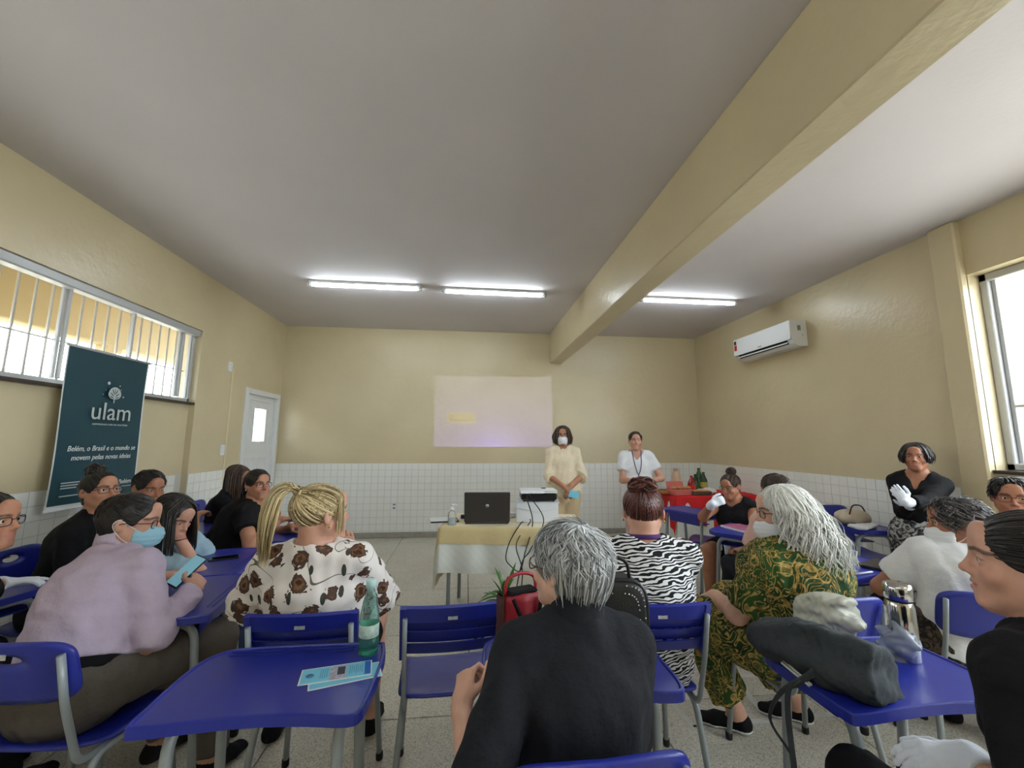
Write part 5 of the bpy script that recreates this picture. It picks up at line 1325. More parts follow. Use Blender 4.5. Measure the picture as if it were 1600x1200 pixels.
# ================================================================== SEATING
chair(-1.37, 1.84, -4, 'blue chair with oval hand hole carrying the man in lavender')
chair(-.575, 1.97, 0, 'blue slatted chair behind the teal bottle, holding the blonde woman', 'rib')
chair(-.06, 2.0, 4, 'empty blue slatted chair in the middle of the room', 'rib')
chair(.77, 1.93, -3, 'blue slatted chair under the woman in zebra print', 'rib')
chair(.27, 1.20, 2, 'blue chair at the bottom edge under the grey-haired woman')
chair(1.52, 1.93, 0, 'blue chair of the woman in green and gold, behind the dark bag', 'plain')
chair(2.33, 1.86, -27, 'blue chair behind the woman in the white T-shirt', 'plain')
chair(3.10, 2.08, 120, 'blue chair of the woman at the right edge', 'plain')
chair(1.26, .74, 8, 'blue chair under the woman in profile at the right foreground', 'plain')
chair(-2.13, 1.74, -25, 'blue chair of the gloved woman at the left edge')
chair(-2.24, 2.78, -84, 'blue chair with oval hole to the left of the woman with the bun')
chair(-2.32, 3.24, -35, 'blue chair of the young man by the tiled wall', 'plain')
chair(-1.66, 2.80, -85, 'blue chair under the girl in denim')
chair(-1.82, 3.45, -78, 'blue chair under the woman in the black T-shirt')
chair(-2.12, 4.1, -86, 'blue chair of the woman sitting by the white door')
chair(-2.42, 4.72, -80, 'empty blue chair beside the wall near the door')
chair(2.46, 3.66, 128, 'blue chair of the woman in the sleeveless dress', 'plain')
chair(2.16, 2.70, 5, 'blue chair of the person hidden behind white hair', 'plain')
chair(2.52, 4.22, 60, 'dark empty chair under the desk near the red table', 'plain')
chair(3.58, 3.58, 180, 'empty blue chair behind the standing woman with gloves', 'plain')
desk(-.545, 1.42, 0, 'blue desk in the left foreground with leaflets and teal bottle')
desk(.36, 1.43, 0, 'blue desk in the centre holding the studded black bag')
desk(1.30, 1.285, 0, 'blue desk in the right foreground under the dark cloth bag')
desk(-1.26, 2.17, -82, 'blue desk under the arm of the man in lavender')
desk(-1.44, 2.73, -82, 'blue desk with a black phone in front of the girl')
desk(-2.30, 2.30, -15, 'blue desk at the left edge under a white glove')
desk(-2.12, 3.76, -40, 'blue desk by the left wall under the young man')
desk(-1.28, 3.50, -80, 'blue desk in front of the woman in black T-shirt')
desk(2.33, 4.20, 110, 'blue desk nearest the red table at back right')
desk(2.27, 3.28, 35, 'blue desk with a magazine before the woman in sleeveless dress')
desk(2.20, 2.30, 10, 'blue desk with black folder before the woman in white T-shirt')
desk(3.38, 3.42, 80, 'blue desk with bags beside the right wall')
# ================================================================== WALL THINGS
M_TEAL = mat('teal_banner_print', srgb(22, 66, 78), .5, var=.06, vscale=3); M_INK = mat('white_print', srgb(226, 230, 230), .6); M_INK2 = mat('grey_print', srgb(186, 196, 196), .6); M_RED = mat('red_plastic', srgb(196, 32, 40), .4)
# --- banner hanging on the left wall
bx = XL+.035; a0 = PX(103, 540, bx); a1 = PX(231, 567, bx); a2 = PX(79, 803, bx)
y0, y1, zt, zb = a0[1]+.02, a1[1]+.02, 2.115, .955
bn = empty('roll_up_banner', (bx, (y0+y1)/2, zb), 0, 'dark green hanging banner with white lettering on the left wall', 'banner')
w, hgt = y1-y0, zt-zb
MB().grid(lambda u, v: (.012*math.sin(u*3.0+v*2)*(1-v)+.004*math.sin(v*6), (u-.5)*w, .015+v*(hgt-.03)), 16, 20).build('white_border', M_INK, bn)
MB().grid(lambda u, v: (.0025+.012*math.sin((.02+u*.96)*3.0+(.03+.96*v)*2)*(1-(.03+.96*v))+.004*math.sin((.03+.96*v)*6), (u-.5)*w*.965-.004, .04+v*(hgt-.055)), 16, 20).build('printed_sheet', M_TEAL, bn)
MB().tube([(0, -w/2-.01, hgt-.006), (0, w/2+.01, hgt-.006)], .010, 8).build('top_rail', M_ALU, bn)
MB().tube([(0, -w/2-.005, .008), (0, w/2+.005, .008)], .010, 8).build('bottom_rail', M_PLASTIC, bn)
MB().tube([(0, -w/2+.02, hgt), (-.05, -w/2-.05, hgt+.05)], .0015, 4).tube([(0, w/2-.02, hgt), (-.05, w/2, hgt+.04)], .0015, 4).build('cord', M_INK2, bn)
def BT(y, z, x=.022): return basis((x, y, z), (0, 1, 0), (0, 0, 1), (1, 0, 0))
text_obj('lettering', 'ulam', .19, M_INK2, bn, BT(.03, .70), sx=1.05)
text_obj('lettering', 'UNIVERSIDADE LIVRE DA AMAZÔNIA', .0185, M_INK2, bn, BT(.03, .605), sx=1.05)
text_obj('lettering', 'Belém, o Brasil e o mundo se', .0545, M_INK, bn, BT(0, .425), shear=.2, sx=.93)
text_obj('lettering', 'movem pelas novas ideias', .0545, M_INK, bn, BT(0, .36), shear=.2, sx=.93)
text_obj('lettering', 'Belém', .05, M_INK, bn, BT(.24, .155))
MB().box((.022, .23, .118), (.001, .16, .005)).build('print_line', M_INK2, bn)
for k_, (zz, ww) in enumerate(((.19, .17), (.172, .17), (.154, .12), (.10, .20))): MB().box((.022, -.31+ww/2, zz), (.001, ww, .008)).build('print_line', M_INK2, bn)
# emblem: a leafy crown on a short stem, veins cut out, dots around
em = MB(); cy, cz = .03, .845
P = [(cy+.060*math.cos(a)*(1-.06*math.sin(a)), cz+.056*math.sin(a)*(1 if math.sin(a) > 0 else .72)) for a in np.linspace(0, 2*PI, 28, endpoint=False)]
em.add([(.0235, y, z) for y, z in P], [tuple(range(28))]); em.box((.0235, cy, .793), (.001, .009, .034)); em.build('emblem', M_INK2, bn)
def vein(y0, z0, y1, z1, wd):
    d = unit((y1-y0, z1-z0)); nn = np.array([-d[1], d[0]]); pts = []
    for t, w_ in ((0, .25), (.35, 1), (.75, .8), (1, .1)): pts.append((y0+(y1-y0)*t+nn[0]*wd*w_, z0+(z1-z0)*t+nn[1]*wd*w_))
    for t, w_ in ((1, .1), (.75, .8), (.35, 1), (0, .25)): pts.append((y0+(y1-y0)*t-nn[0]*wd*w_, z0+(z1-z0)*t-nn[1]*wd*w_))
    MB().add([(.0242, y, z) for y, z in pts], [tuple(range(8))]).build('emblem_vein', M_TEAL, bn)
for sg in (-1, 1):
    vein(cy+sg*.006, .812, cy+sg*.046, .828, .0035); vein(cy+sg*.006, .826, cy+sg*.044, .856, .0040); vein(cy+sg*.005, .842, cy+sg*.028, .886, .0040)
vein(cy, .838, cy, .892, .0028)
for (y, z, r) in ((-.035, .925, .013), (.07, .915, .006), (.085, .885, .004), (.115, .83, .007), (-.075, .835, .004), (-.055, .87, .003)):
    MB().add([(.023, y+r*math.cos(a), z+r*math.sin(a)) for a in np.linspace(0, 2*PI, 12, endpoint=False)], [tuple(range(12))]).build('emblem_dot', M_INK2, bn)

# --- switches, conduit, sockets
def plate(name, c, d, lab, cat, slot_axis='y'):
    t = empty(name, c, 0, lab, cat); MB().bbox((0, 0, 0), d, .004).build('cover_plate', M_PLASTIC, t)
    if slot_axis == 'y':
        for s_ in (-1, 1): MB().bbox((d[0]/2, 0, s_*d[2]*.2), (.006, d[1]*.4, d[2]*.22), .002).build('rocker', M_WHITE, t)
    else:
        for s_ in (-1, 1): MB().bbox((0, -d[1]/2, s_*d[2]*.22), (d[0]*.5, .004, d[2]*.2), .002).build('outlet', mat('socket_grey', srgb(120, 130, 140), .5), t)
    return t
plate('wall_switch', (XL+.008, 5.22, 2.31), (.016, .075, .12), 'white outlet plate high on the left wall above the trunking', 'switch')
plate('wall_switch', (XL+.008, 5.22, 1.33), (.016, .075, .12), 'white switch plate beside the white door', 'switch')
plate('wall_socket', (-1.07, YB-.014, .46), (.075, .012, .12), 'small white socket low on the tiled back wall', 'socket', 'x')
t = MB().bbox((XL+.006, 5.285, 1.62), (.012, .02, 1.36), .003).build('cable_trunking', mat('cream_trunking', srgb(226, 214, 178), .5)); tag(t, 'thin cream cable trunking running down the left wall', 'trunking')

# --- split air conditioner on the right wall
ac = empty('air_conditioner', (XR, 4.80, 2.70), 0, 'white split air conditioner on the right wall', 'air conditioner')
prof = [(-.004, -.15), (-.13, -.150), (-.175, -.12), (-.200, -.075), (-.212, .0), (-.212, .08), (-.205, .145), (-.17, .152), (-.004, .152)]
n_ = len(prof); V = [(x, y, z) for y in (-.51, .51) for x, z in prof]
M_AC = mat('air_conditioner_white', srgb(236, 240, 244), .3)
MB().add(V, [tuple(range(n_)), tuple(reversed(range(n_, 2*n_)))]+[(i, i+n_, (i+1) % n_+n_, (i+1) % n_) for i in range(n_)]).build('casing', M_AC, ac)
MB().bbox((-.214, 0, .035), (.006, 1.02, .225), .004).build('front_panel', M_AC, ac)
M_DK = mat('dark_vent', srgb(26, 28, 32), .6)
MB().add([(-.178, -.44, -.1215), (-.178, .44, -.1215), (-.204, .44, -.074), (-.204, -.44, -.074)], [(0, 1, 2, 3)]).build('air_outlet', M_DK, ac)
MB().bbox((-.196, 0, -.104), (.028, .88, .004), .001, M=roty(-.9)).build('louvre', M_AC, ac)
MB().box((-.2175, .47, .10), (.001, .045, .05)).build('energy_label', mat('black_label', srgb(40, 36, 34), .5), ac); MB().box((-.2175, .465, .03), (.001, .05, .075)).build('energy_label', M_RED, ac)
MB().bbox((-.2175, 0, -.05), (.001, .07, .012), .0004).build('badge', mat('grey_badge', srgb(140, 146, 150), .4), ac)
MB().bbox((-.10, -.512, .06), (.04, .006, .06), .002).bbox((-.06, -.512, -.02), (.012, .006, .012), .002).build('side_badge', mat('grey_badge', srgb(140, 146, 150), .4), ac)

# ================================================================== PRESENTATION TABLE
TR = math.radians(-9); TC = np.array([.42, 3.80, 0]); TW, TD, TZ = 1.14, .62, .745
tb = empty('presentation_table', TC, TR, 'table under gold and white cloths carrying the laptop and projector', 'table')
MB().bbox((0, 0, TZ-.012), (TW, TD, .024), .004).build('tabletop', M_WHITE, tb)
for sx in (-1, 1):
    for sy in (-1, 1): MB().tube([(sx*(TW/2-.06), sy*(TD/2-.05), 0), (sx*(TW/2-.06), sy*(TD/2-.05), TZ-.024)], .016, 8).build('leg', M_STEEL, tb)
MB().bbox((0, 0, .40), (TW-.14, .02, .05), .004).build('stretcher', M_STEEL, tb)
def drape(w, d, z, ex0, ex1, ey0, ey1, off, fold=.012, n=56, seed=0, twist=0.0):
    """cloth over a rectangular top with separate overhangs (left,right,front,back)"""
    rs = np.random.RandomState(seed); ph = rs.rand(4)*6
    def f(u, v):
        x = -w/2-ex0+u*(w+ex0+ex1); y = -d/2-ey0+v*(d+ey0+ey1)
        if twist: 
            c_, s_ = math.cos(twist), math.sin(twist); x, y = c_*x-s_*y, s_*x+c_*y
        dx = max(0, abs(x)-w/2)*math.copysign(1, x); dy = max(0, abs(y)-d/2)*math.copysign(1, y)
        hg = math.hypot(dx, dy); cx = max(-w/2, min(w/2, x)); cy = max(-d/2, min(d/2, y))
        if hg < 1e-6: return (cx, cy, z+off)
        k_ = min(1, hg/.03); o_ = off+.012*k_+min(hg, .3)*.10+fold*min(1, hg*5)*math.sin(22*(cx if abs(dy) > abs(dx) else cy)+ph[0])*(1 if hg > .03 else 0)
        return (cx+dx/hg*o_, cy+dy/hg*o_, z+off-max(0, hg-.012))
    m_ = MB(); m_.grid(f, n, n); return m_
def clothmat(name, col, rough=.8, trans=0.0):
    m, nt, b, tc = pat(name, rough)
    ck = N(nt, 'ShaderNodeTexWave', i_Scale=9.0, i_Distortion=.2, bands_direction='DIAGONAL'); L(nt, tc.outputs['Object'], ck.inputs['Vector'])
    rp = ramp(nt, [(.2, tuple(x*.97 for x in col)), (.8, col)]); L(nt, ck.outputs['Fac'], rp.inputs[0]); L(nt, rp.outputs[0], b.inputs['Base Color']); return m
M_TCW = clothmat('white_damask', srgb(226, 230, 224)); M_TCG = mat('gold_organza', srgb(216, 198, 148), .42, var=.1, vscale=5, bump=.3, bscale=25, sheen=.4)
o = drape(TW, TD, TZ, .36, .20, .36, .30, .004, seed=1).build('tablecloth', M_TCW, None, TC, TR); tag(o, 'white woven tablecloth hanging under the gold cloth', 'tablecloth')
def gold():
    m_ = drape(TW, TD, TZ, .50, .24, .145, .20, .010, seed=2, fold=.006); return m_
o = gold().build('table_overlay', M_TCG, None, TC, TR); tag(o, 'shiny gold overlay cloth on the presentation table', 'tablecloth')
TOPZ = TZ+.012
def onT(px, py, z=TOPZ): return PZ(px, py, z)
# laptop seen from behind
c = onT(761, 819); lp = empty('laptop', (c[0], c[1], TOPZ), math.radians(-3), 'open dark grey laptop seen from behind on the table', 'laptop')
M_LAP = mat('laptop_grey', srgb(70, 66, 64), .4, metal=.3)
MB().bbox((0, .13, .011), (.37, .25, .022), .006).build('base', M_LAP, lp)
lid = MB().bbox((0, 0, .128), (.385, .014, .255), .006, M=rotx(.22)).build('lid', M_LAP, lp); lid.location = (0, .028*.0, .01)
MB().bbox((0, .009, .128), (.35, .002, .215), .0005, M=rotx(.22)).build('screen', mat('laptop_screen', srgb(60, 70, 90), .2, emit=srgb(150, 160, 200), estr=.6), lid)
q = MB().lathe([(.0, -.0005), (.015, 0), (.015, .001), (0, .0012)], (0, 0, 0), 18, M=rotx(PI/2)).build('logo_disc', mat('silver_badge', srgb(190, 194, 198), .3, metal=.7), lid); q.location = (0, -.0105, .140); q.rotation_euler = (.22, 0, 0)
text_obj('lettering', 'hp', .02, M_LAP, lid, basis((0, -.0130, .140), (1, 0, 0), (0, 0, 1), (0, -1, 0)), shear=.2).matrix_local = Matrix.Translation((0, -.0128, .140)) @ Matrix.Rotation(PI, 4, 'Z') @ Matrix.Rotation(PI/2, 4, 'X') @ Matrix.Rotation(PI, 4, 'Y')
MB().bbox((0, .14, .0225), (.31, .11, .002), .0005).build('keyboard', M_BLACK, lp)
# white box and projector
c = onT(838, 817); bxz = .165
pb = empty('white_box', (c[0]+.03, c[1]+.13, TOPZ), TR, 'white cardboard box with taped flap under the projector', 'box')
MB().bbox((0, 0, bxz/2), (.36, .25, bxz), .003).build('box_body', mat('white_card', srgb(222, 226, 232), .6), pb)
MB().bbox((0, 0, bxz+.003), (.385, .262, .006), .002).build('box_lid', mat('white_card', srgb(222, 226, 232), .6), pb)
MB().tube([(-.17, -.1265, .12), (.0, -.1265, .085), (.17, -.1265, .12)], .0012, 4).build('flap_line', M_INK2, pb)
pjz = TOPZ+bxz+.007
pj = empty('projector', (c[0]+.035, c[1]+.13, pjz), TR+math.radians(6), 'white and black projector standing on the white box', 'projector')
MB().bbox((0, 0, .040), (.31, .235, .060), .012).build('lower_case', M_BLACK, pj)
MB().prism([(-.16, -.125), (.02, -.125), (.05, -.10), (.16, -.10), (.16, .125), (-.16, .125)], .071, .092).build('upper_case', M_PLASTIC, pj)
MB().bbox((0, 0, .0915), (.30, .23, .006), .003).build('top_shell', M_PLASTIC, pj)
MB().lathe([(.022, 0), (.024, .004), (.018, .006), (0, .006)], (.06, .06, .094), 16).build('focus_ring', M_BLACK, pj)
for k_ in range(4): MB().bbox((-.11+.025*k_, -.119, .078), (.014, .006, .008), .001).build('port', M_BLACK, pj)
MB().lathe([(.03, 0), (.03, .02), (.022, .022), (0, .018)], (-.05, .118, .05), 18, M=rotx(-PI/2)).build('lens', mat('lens_glass', srgb(30, 34, 60), .05, coat=1), pj)
for sx in (-1, 1):
    for sy in (-1, 1): MB().lathe([(.008, 0), (.008, .012)], (sx*.13, sy*.09, 0), 8).build('foot', M_BLACK, pj)
PJ = np.array([c[0]+.035, c[1]+.13, pjz])
# hand gel bottle and papers
c = onT(706, 820); gb = empty('hand_gel_bottle', (c[0], c[1], TOPZ), 0, 'clear pump bottle of hand gel at the left end of the table', 'bottle')
M_CLEAR = mat('clear_plastic', (.9, .95, .97), .06, trans=.85, ior=1.3, alpha=.6)
MB().lathe([(.033, 0), (.035, .004), (.035, .085), (.030, .102), (.014, .112), (.013, .122)], n=18).build('bottle', M_CLEAR, gb); MB().lathe([(.031, .003), (.032, .055), (0, .056)], n=16).build('gel', mat('pale_gel', srgb(214, 226, 232), .1, trans=.6, ior=1.3), gb)
MB().lathe([(.016, .118), (.016, .134), (.006, .137), (.006, .155), (.013, .157), (.013, .167), (0, .169)], n=14).tube([(0, 0, .162), (.032, 0, .160), (.040, 0, .150)], .005, 8).build('pump', M_PLASTIC, gb)
c = onT(696, 813); pp = empty('paper_stack', (c[0]-.01, c[1]-.02, TOPZ), .15, 'white papers on a dark folder at the left end of the table', 'papers'); MB().bbox((0, 0, .005), (.24, .17, .010), .001).build('folder', M_BLACK, pp); MB().bbox((-.01, 0, .013), (.225, .16, .006), .001).build('sheets', M_INK, pp)
c = onT(797, 809); o = MB().bbox((0, 0, .02), (.10, .06, .04), .004).build('adapter_box', M_PLASTIC, None, (c[0], c[1]+.03, TOPZ), .1); tag(o, 'small white box between laptop and projector', 'box')
o = MB().bbox((0, 0, .016), (.06, .04, .032), .004).build('blue_packet', M_BLUEP, None, (onT(725, 810)[0], onT(725, 810)[1], TOPZ)); tag(o, 'small blue packet behind the laptop edge', 'packet')
# cables
def cable(pts, lab, r=.0045, m_=None, name='cable'):
    o_ = MB().tube(spline(pts, 7), r, 6).build(name, m_ or M_BLACK); return tag(o_, lab, 'cable')
fr = TC+rotz(TR) @ np.array([0, -TD/2-.05, 0]); R_ = rotz(TR)
def tp(x, y, z): return TC+R_ @ np.array([x, y, 0])+np.array([0, 0, z])
b0 = PJ+rotz(TR) @ np.array([-.06, -.12, .075])
cable([b0, b0+R_ @ np.array([.0, -.07, -.03]), tp(.27, -.30, TOPZ+.05), tp(.16, -.40, .60), tp(.10, -.43, .52), tp(.05, -.42, .30), tp(.02, -.40, .06), tp(-.10, -.42, .012)], 'black projector cable falling over the gold cloth to the floor')
cable([b0+np.array([-.02, 0, 0]), b0+R_ @ np.array([-.03, -.06, -.05]), tp(.18, -.28, TOPZ+.03), tp(.12, -.39, .58), tp(.08, -.43, .45), tp(.0, -.45, .50), tp(-.03, -.43, .55), tp(.0, -.38, .66), tp(.08, -.30, TOPZ+.02), tp(.10, -.16, TOPZ+.012)], 'black video cable looping between laptop and projector')
cable([tp(.12, -.02, TOPZ+.01), tp(.16, -.20, TOPZ+.02), tp(.05, -.385, .64), tp(.10, -.44, .45), tp(.07, -.45, .2), tp(.04, -.44, .03), tp(-.14, -.48, .01)], 'black power cable of the laptop hanging in front of the table')
cable([tp(-.18, -.42, .006), tp(-.34, -.36, .05), tp(-.38, -.42, .008), tp(-.22, -.56, .008), tp(-.10, -.50, .05), tp(.02, -.46, .006)], 'tangle of black cable on the floor under the table')
cable([(-1.35, 4.2, .006), (-.6, 4.0, .006), tp(-.6, -.2, .006), tp(-.2, -.40, .006)], 'thin grey cord lying across the floor to the table', .003, M_STEEL, 'floor_cord')
# plant in a pot in front of the table
M_LEAF = mat('green_leaf', srgb(74, 122, 48), .4, var=.25, vscale=20)
c = PY(789, 935, 3.12); pl = empty('potted_plant', (c[0], 3.12, 0), 0, 'small spiky green plant beside the table, behind the empty chair', 'plant')
MB().lathe([(.075, 0), (.08, .005), (.105, .17), (.11, .175), (.10, .18), (.09, .165), (0, .16)], n=18).build('pot', mat('terracotta', srgb(120, 74, 52), .7), pl)
MB().tube([(0, 0, .15), (.004, 0, .36)], .010, 8).build('stem', mat('plant_stem', srgb(110, 120, 70), .6), pl)
rs = np.random.RandomState(3)
for k_ in range(26):
    a = k_*2.4; ln = rs.uniform(.18, .30); el = rs.uniform(.1, 1.35); z0 = .28+.10*(k_/26); m_ = MB(); pts = []
    for t_ in np.linspace(0, 1, 8):
        rr = ln*t_*math.cos(el); zz = z0+ln*t_*math.sin(el)-.10*t_*t_*math.cos(el); wd = .017*math.sin(PI*min(1, .12+t_*.88))+.0005
        c_, s_ = math.cos(a), math.sin(a); pts.append([(rr*c_-wd*s_, rr*s_+wd*c_, zz+wd*.3), (rr*c_, rr*s_, zz-wd*.2), (rr*c_+wd*s_, rr*s_-wd*c_, zz+wd*.3)])
    V = np.array(pts).reshape(-1, 3); f = []
    for i in range(7):
        for j in range(2): f.append((i*3+j, i*3+j+1, i*3+j+4, i*3+j+3))
    m_.add(V, f, 0, True).build('leaf', M_LEAF, pl)

# ================================================================== SNACK TABLE AT BACK RIGHT
SC_ = np.array([3.28, 5.55, 0]); SW, SD, SZ = 1.15, .62, .745
st = empty('snack_table', SC_, 0, 'snack table in the back right corner under red and white cloths', 'table')
MB().bbox((0, 0, SZ-.012), (SW, SD, .024), .004).build('tabletop', M_WHITE, st)
for sx in (-1, 1):
    for sy in (-1, 1): MB().tube([(sx*(SW/2-.05), sy*(SD/2-.05), 0), (sx*(SW/2-.05), sy*(SD/2-.05), SZ-.024)], .018, 8).build('leg', M_STEEL, st)
o = drape(SW, SD, SZ, .55, .02, .62, .1, .004, seed=4).build('tablecloth', M_TCW, None, SC_); tag(o, 'white cloth reaching the floor under the red cloth', 'tablecloth')
o = drape(SW, SD, SZ, .34, .02, .42, .1, .012, seed=5, twist=-.22).build('table_overlay', mat('red_cloth', srgb(206, 26, 32), .75, var=.1), None, SC_); tag(o, 'bright red cloth over the snack table', 'tablecloth')
SZT = SZ+.014
def onS(px, Y): r_ = PY(px, 760, Y); return (r_[0], Y, SZT)
th = empty('beige_jug', onS(1057, 5.62), 0, 'tall beige jug with round purple label on the snack table', 'jug')
MB().lathe([(.062, 0), (.066, .01), (.064, .20), (.055, .25), (.03, .275), (.03, .30), (.034, .302), (.034, .325), (0, .33)], n=18).build('body', mat('beige_jug_plastic', srgb(206, 178, 150), .4), th)
MB().tube(fillet([(-.05, 0, .24), (-.07, 0, .34), (.07, 0, .34), (.05, 0, .24)], .03), .006, 6).build('handle', M_PLASTIC, th)
MB().lathe([(0, .066), (.045, .0665), (.045, .068), (0, .0685)], (0, 0, .10), 18, M=rotx(PI/2)).build('round_label', mat('purple_label', srgb(66, 62, 130), .5), th); MB().box((0, -.069, .10), (.045, .001, .03)).build('label_print', M_INK, th)
def soda(px, Y, h_, r_, col, lab, cap=(.1, .1, .1), label=None):
    b = empty('soda_bottle', onS(px, Y), 0, lab, 'bottle', 'bottles on the snack table')
    MB().lathe([(r_*.9, 0), (r_, .01), (r_, h_*.55), (r_*.92, h_*.62), (r_*.35, h_*.88), (r_*.32, h_*.93)], n=14).build('bottle', mat('soda_'+lab.split()[0], col, .15, coat=.5), b)
    MB().lathe([(r_*.37, h_*.92), (r_*.37, h_), (0, h_)], n=12).build('cap', mat('cap_'+lab.split()[0], cap, .4), b)
    if label: MB().lathe([(r_*1.01, h_*.22), (r_*1.02, h_*.24), (r_*1.02, h_*.48), (r_*1.01, h_*.5)], n=14, caps=False).build('paper_label', mat('lab_'+lab.split()[0], label, .5), b)
soda(1081, 5.42, .235, .052, srgb(150, 22, 26), 'red soda bottle nearest the front of the snack table', srgb(190, 20, 24), srgb(214, 40, 44))
soda(1087, 5.62, .24, .045, srgb(24, 52, 34), 'dark green bottle between the red bottle and the tall one', srgb(30, 90, 46), srgb(40, 110, 60))
soda(1093, 5.70, .32, .052, srgb(40, 86, 44), 'tall green soda bottle at the back of the snack table', srgb(30, 110, 50), srgb(70, 150, 70))
soda(1100, 5.60, .27, .05, srgb(30, 62, 40), 'olive green soda bottle at the right of the bottle group', srgb(30, 90, 46), srgb(196, 180, 90))
bk = empty('food_box', onS(1062, 5.36), .15, 'pink carton holding sandwiches on the snack table', 'box'); MB().bbox((0, 0, .035), (.26, .20, .07), .004).build('carton', mat('pink_carton', srgb(214, 116, 108), .6), bk); MB().bbox((0, .10, .11), (.26, .006, .10), .002, M=rotx(-.25)).build('open_lid', mat('pink_carton', srgb(214, 116, 108), .6), bk)
for k_ in range(4):
    o = empty('sandwich', (bk.location[0]-.09+.06*k_, bk.location[1]-.02, SZT+.07), .3*k_, ('leftmost', 'second', 'third', 'rightmost')[k_]+' sandwich in the pink carton on the snack table', 'sandwich', 'sandwiches in the pink carton')
    MB().ellipsoid((0, 0, .018), (.034, .05, .02), 12, 6).build('bun', mat('bread_crust', srgb(196, 140, 84), .7, var=.2), o); MB().ellipsoid((0, 0, .012), (.036, .052, .006), 12, 4).build('filling', mat('ham', srgb(214, 150, 140), .5), o)
tr = empty('wooden_tray', onS(1038, 5.50), 0, 'round wooden tray at the left end of the snack table', 'tray'); MB().lathe([(.10, 0), (.13, .006), (.14, .04), (.132, .042), (.12, .012), (0, .01)], n=22).build('tray', mat('light_wood', srgb(170, 112, 62), .6, var=.2, vscale=30), tr)
MB().tube(spline([(.10, 0, .03), (.16, -.03, .10), (.19, -.06, .05)], 6), .005, 6).build('handle', M_BLACK, tr)
dk = empty('dark_tray', onS(1092, 5.32), 0, 'dark baking tray of snacks on the snack table', 'tray'); MB().bbox((0, 0, .025), (.26, .17, .05), .006).build('tray', mat('brown_tray', srgb(92, 66, 56), .5), dk); MB().bbox((0, 0, .053), (.23, .14, .012), .004).build('snack_layer', mat('bread_crust', srgb(196, 140, 84), .7, var=.2), dk)
S = Sdf(); S.ell((0, 0, .03), (.14, .10, .035)).ell((.06, .02, .045), (.08, .06, .03)).ell((-.07, -.01, .04), (.07, .06, .03)); V, F = S.mesh(.009, wrinkle(.006, 60, 4)); o = soft('napkin_bundle', V, F, C_WHITE, None, onS(1103, 5.40)); tag(o, 'crumpled white napkins at the right of the snack table', 'napkins')

# ================================================================== FOREGROUND THINGS
DTZ = DK_Z-.0035
c = PZ(575, 1020, DTZ); wb_ = empty('water_bottle', (c[0], c[1], DTZ), 0, 'teal plastic water bottle standing on the left foreground desk', 'bottle')
M_TEALB = mat('teal_bottle_plastic', srgb(165, 235, 220), .05, trans=.95, ior=1.12, alpha=.7)
MB().lathe([(.020, .004), (.030, 0), (.0325, .008), (.0325, .05), (.0315, .055), (.0315, .095), (.0325, .10), (.031, .125), (.024, .165), (.016, .192), (.0135, .20), (.0135, .212)], n=22).build('bottle', M_TEALB, wb_)
MB().lathe([(.0175, .208), (.0175, .232), (.016, .234), (0, .234)], n=18).build('cap', mat('pale_cap', srgb(190, 226, 224), .4), wb_)
MB().lathe([(.0323, .056), (.0328, .057), (.0328, .095), (.0323, .096)], n=22, caps=False).build('paper_label', mat('bottle_label', srgb(190, 214, 206), .4, var=.3, vscale=60), wb_)
MB().lathe([(.0300, .006), (.0305, .012), (.0300, .075), (0, .076)], n=18).build('water', mat('teal_water', srgb(90, 190, 170), .05, trans=.9, ior=1.33), wb_)
def leaflet(px, py, rz, lab, z, art):
    c = PZ(px, py, DTZ); t = empty('leaflet', (c[0], c[1], DTZ+z), rz, lab, 'leaflet', 'leaflets on the left foreground desk')
    MB().bbox((0, 0, .0008), (.205, .088, .0014), .0003).build('paper', M_INK, t); MB().box((0, 0, .0016), (.197, .080, .0002)).build('blue_print', mat('light_blue_print', srgb(120, 200, 228), .5), t)
    if art:
        MB().box((.005, -.002, .0018), (.048, .078, .0002)).build('photo_print', mat('photo_print', srgb(176, 176, 190), .5, var=.5, vscale=70), t)
        MB().box((.013, .006, .0020), (.022, .045, .0002)).build('photo_window', mat('photo_window', srgb(52, 58, 78), .5), t)
        MB().box((.090, .002, .0018), (.018, .076, .0002)).build('blue_band', mat('blue_band', srgb(40, 104, 190), .5), t)
        for k_ in range(7): MB().box((.038+.006*k_, .004, .0018), (.0016, .05-.006*(k_ % 3), .0002)).build('print_line', mat('blue_ink', srgb(70, 130, 170), .5), t)
        for k_ in range(4): MB().box((-.045+.006*k_, .004, .0018), (.0016, .055, .0002)).build('print_line', mat('blue_ink', srgb(70, 130, 170), .5), t)
        MB().lathe([(.012, 0), (.012, .0002), (0, .0002)], (-.075, 0, .0017), 14).build('print_mark', mat('blue_ink', srgb(70, 130, 170), .5), t)
leaflet(540, 1056, .30, 'lower pale blue leaflet peeking out from under the other', 0, False); leaflet(526, 1052, .20, 'pale blue leaflet with a small photograph lying on top', .0016, True)
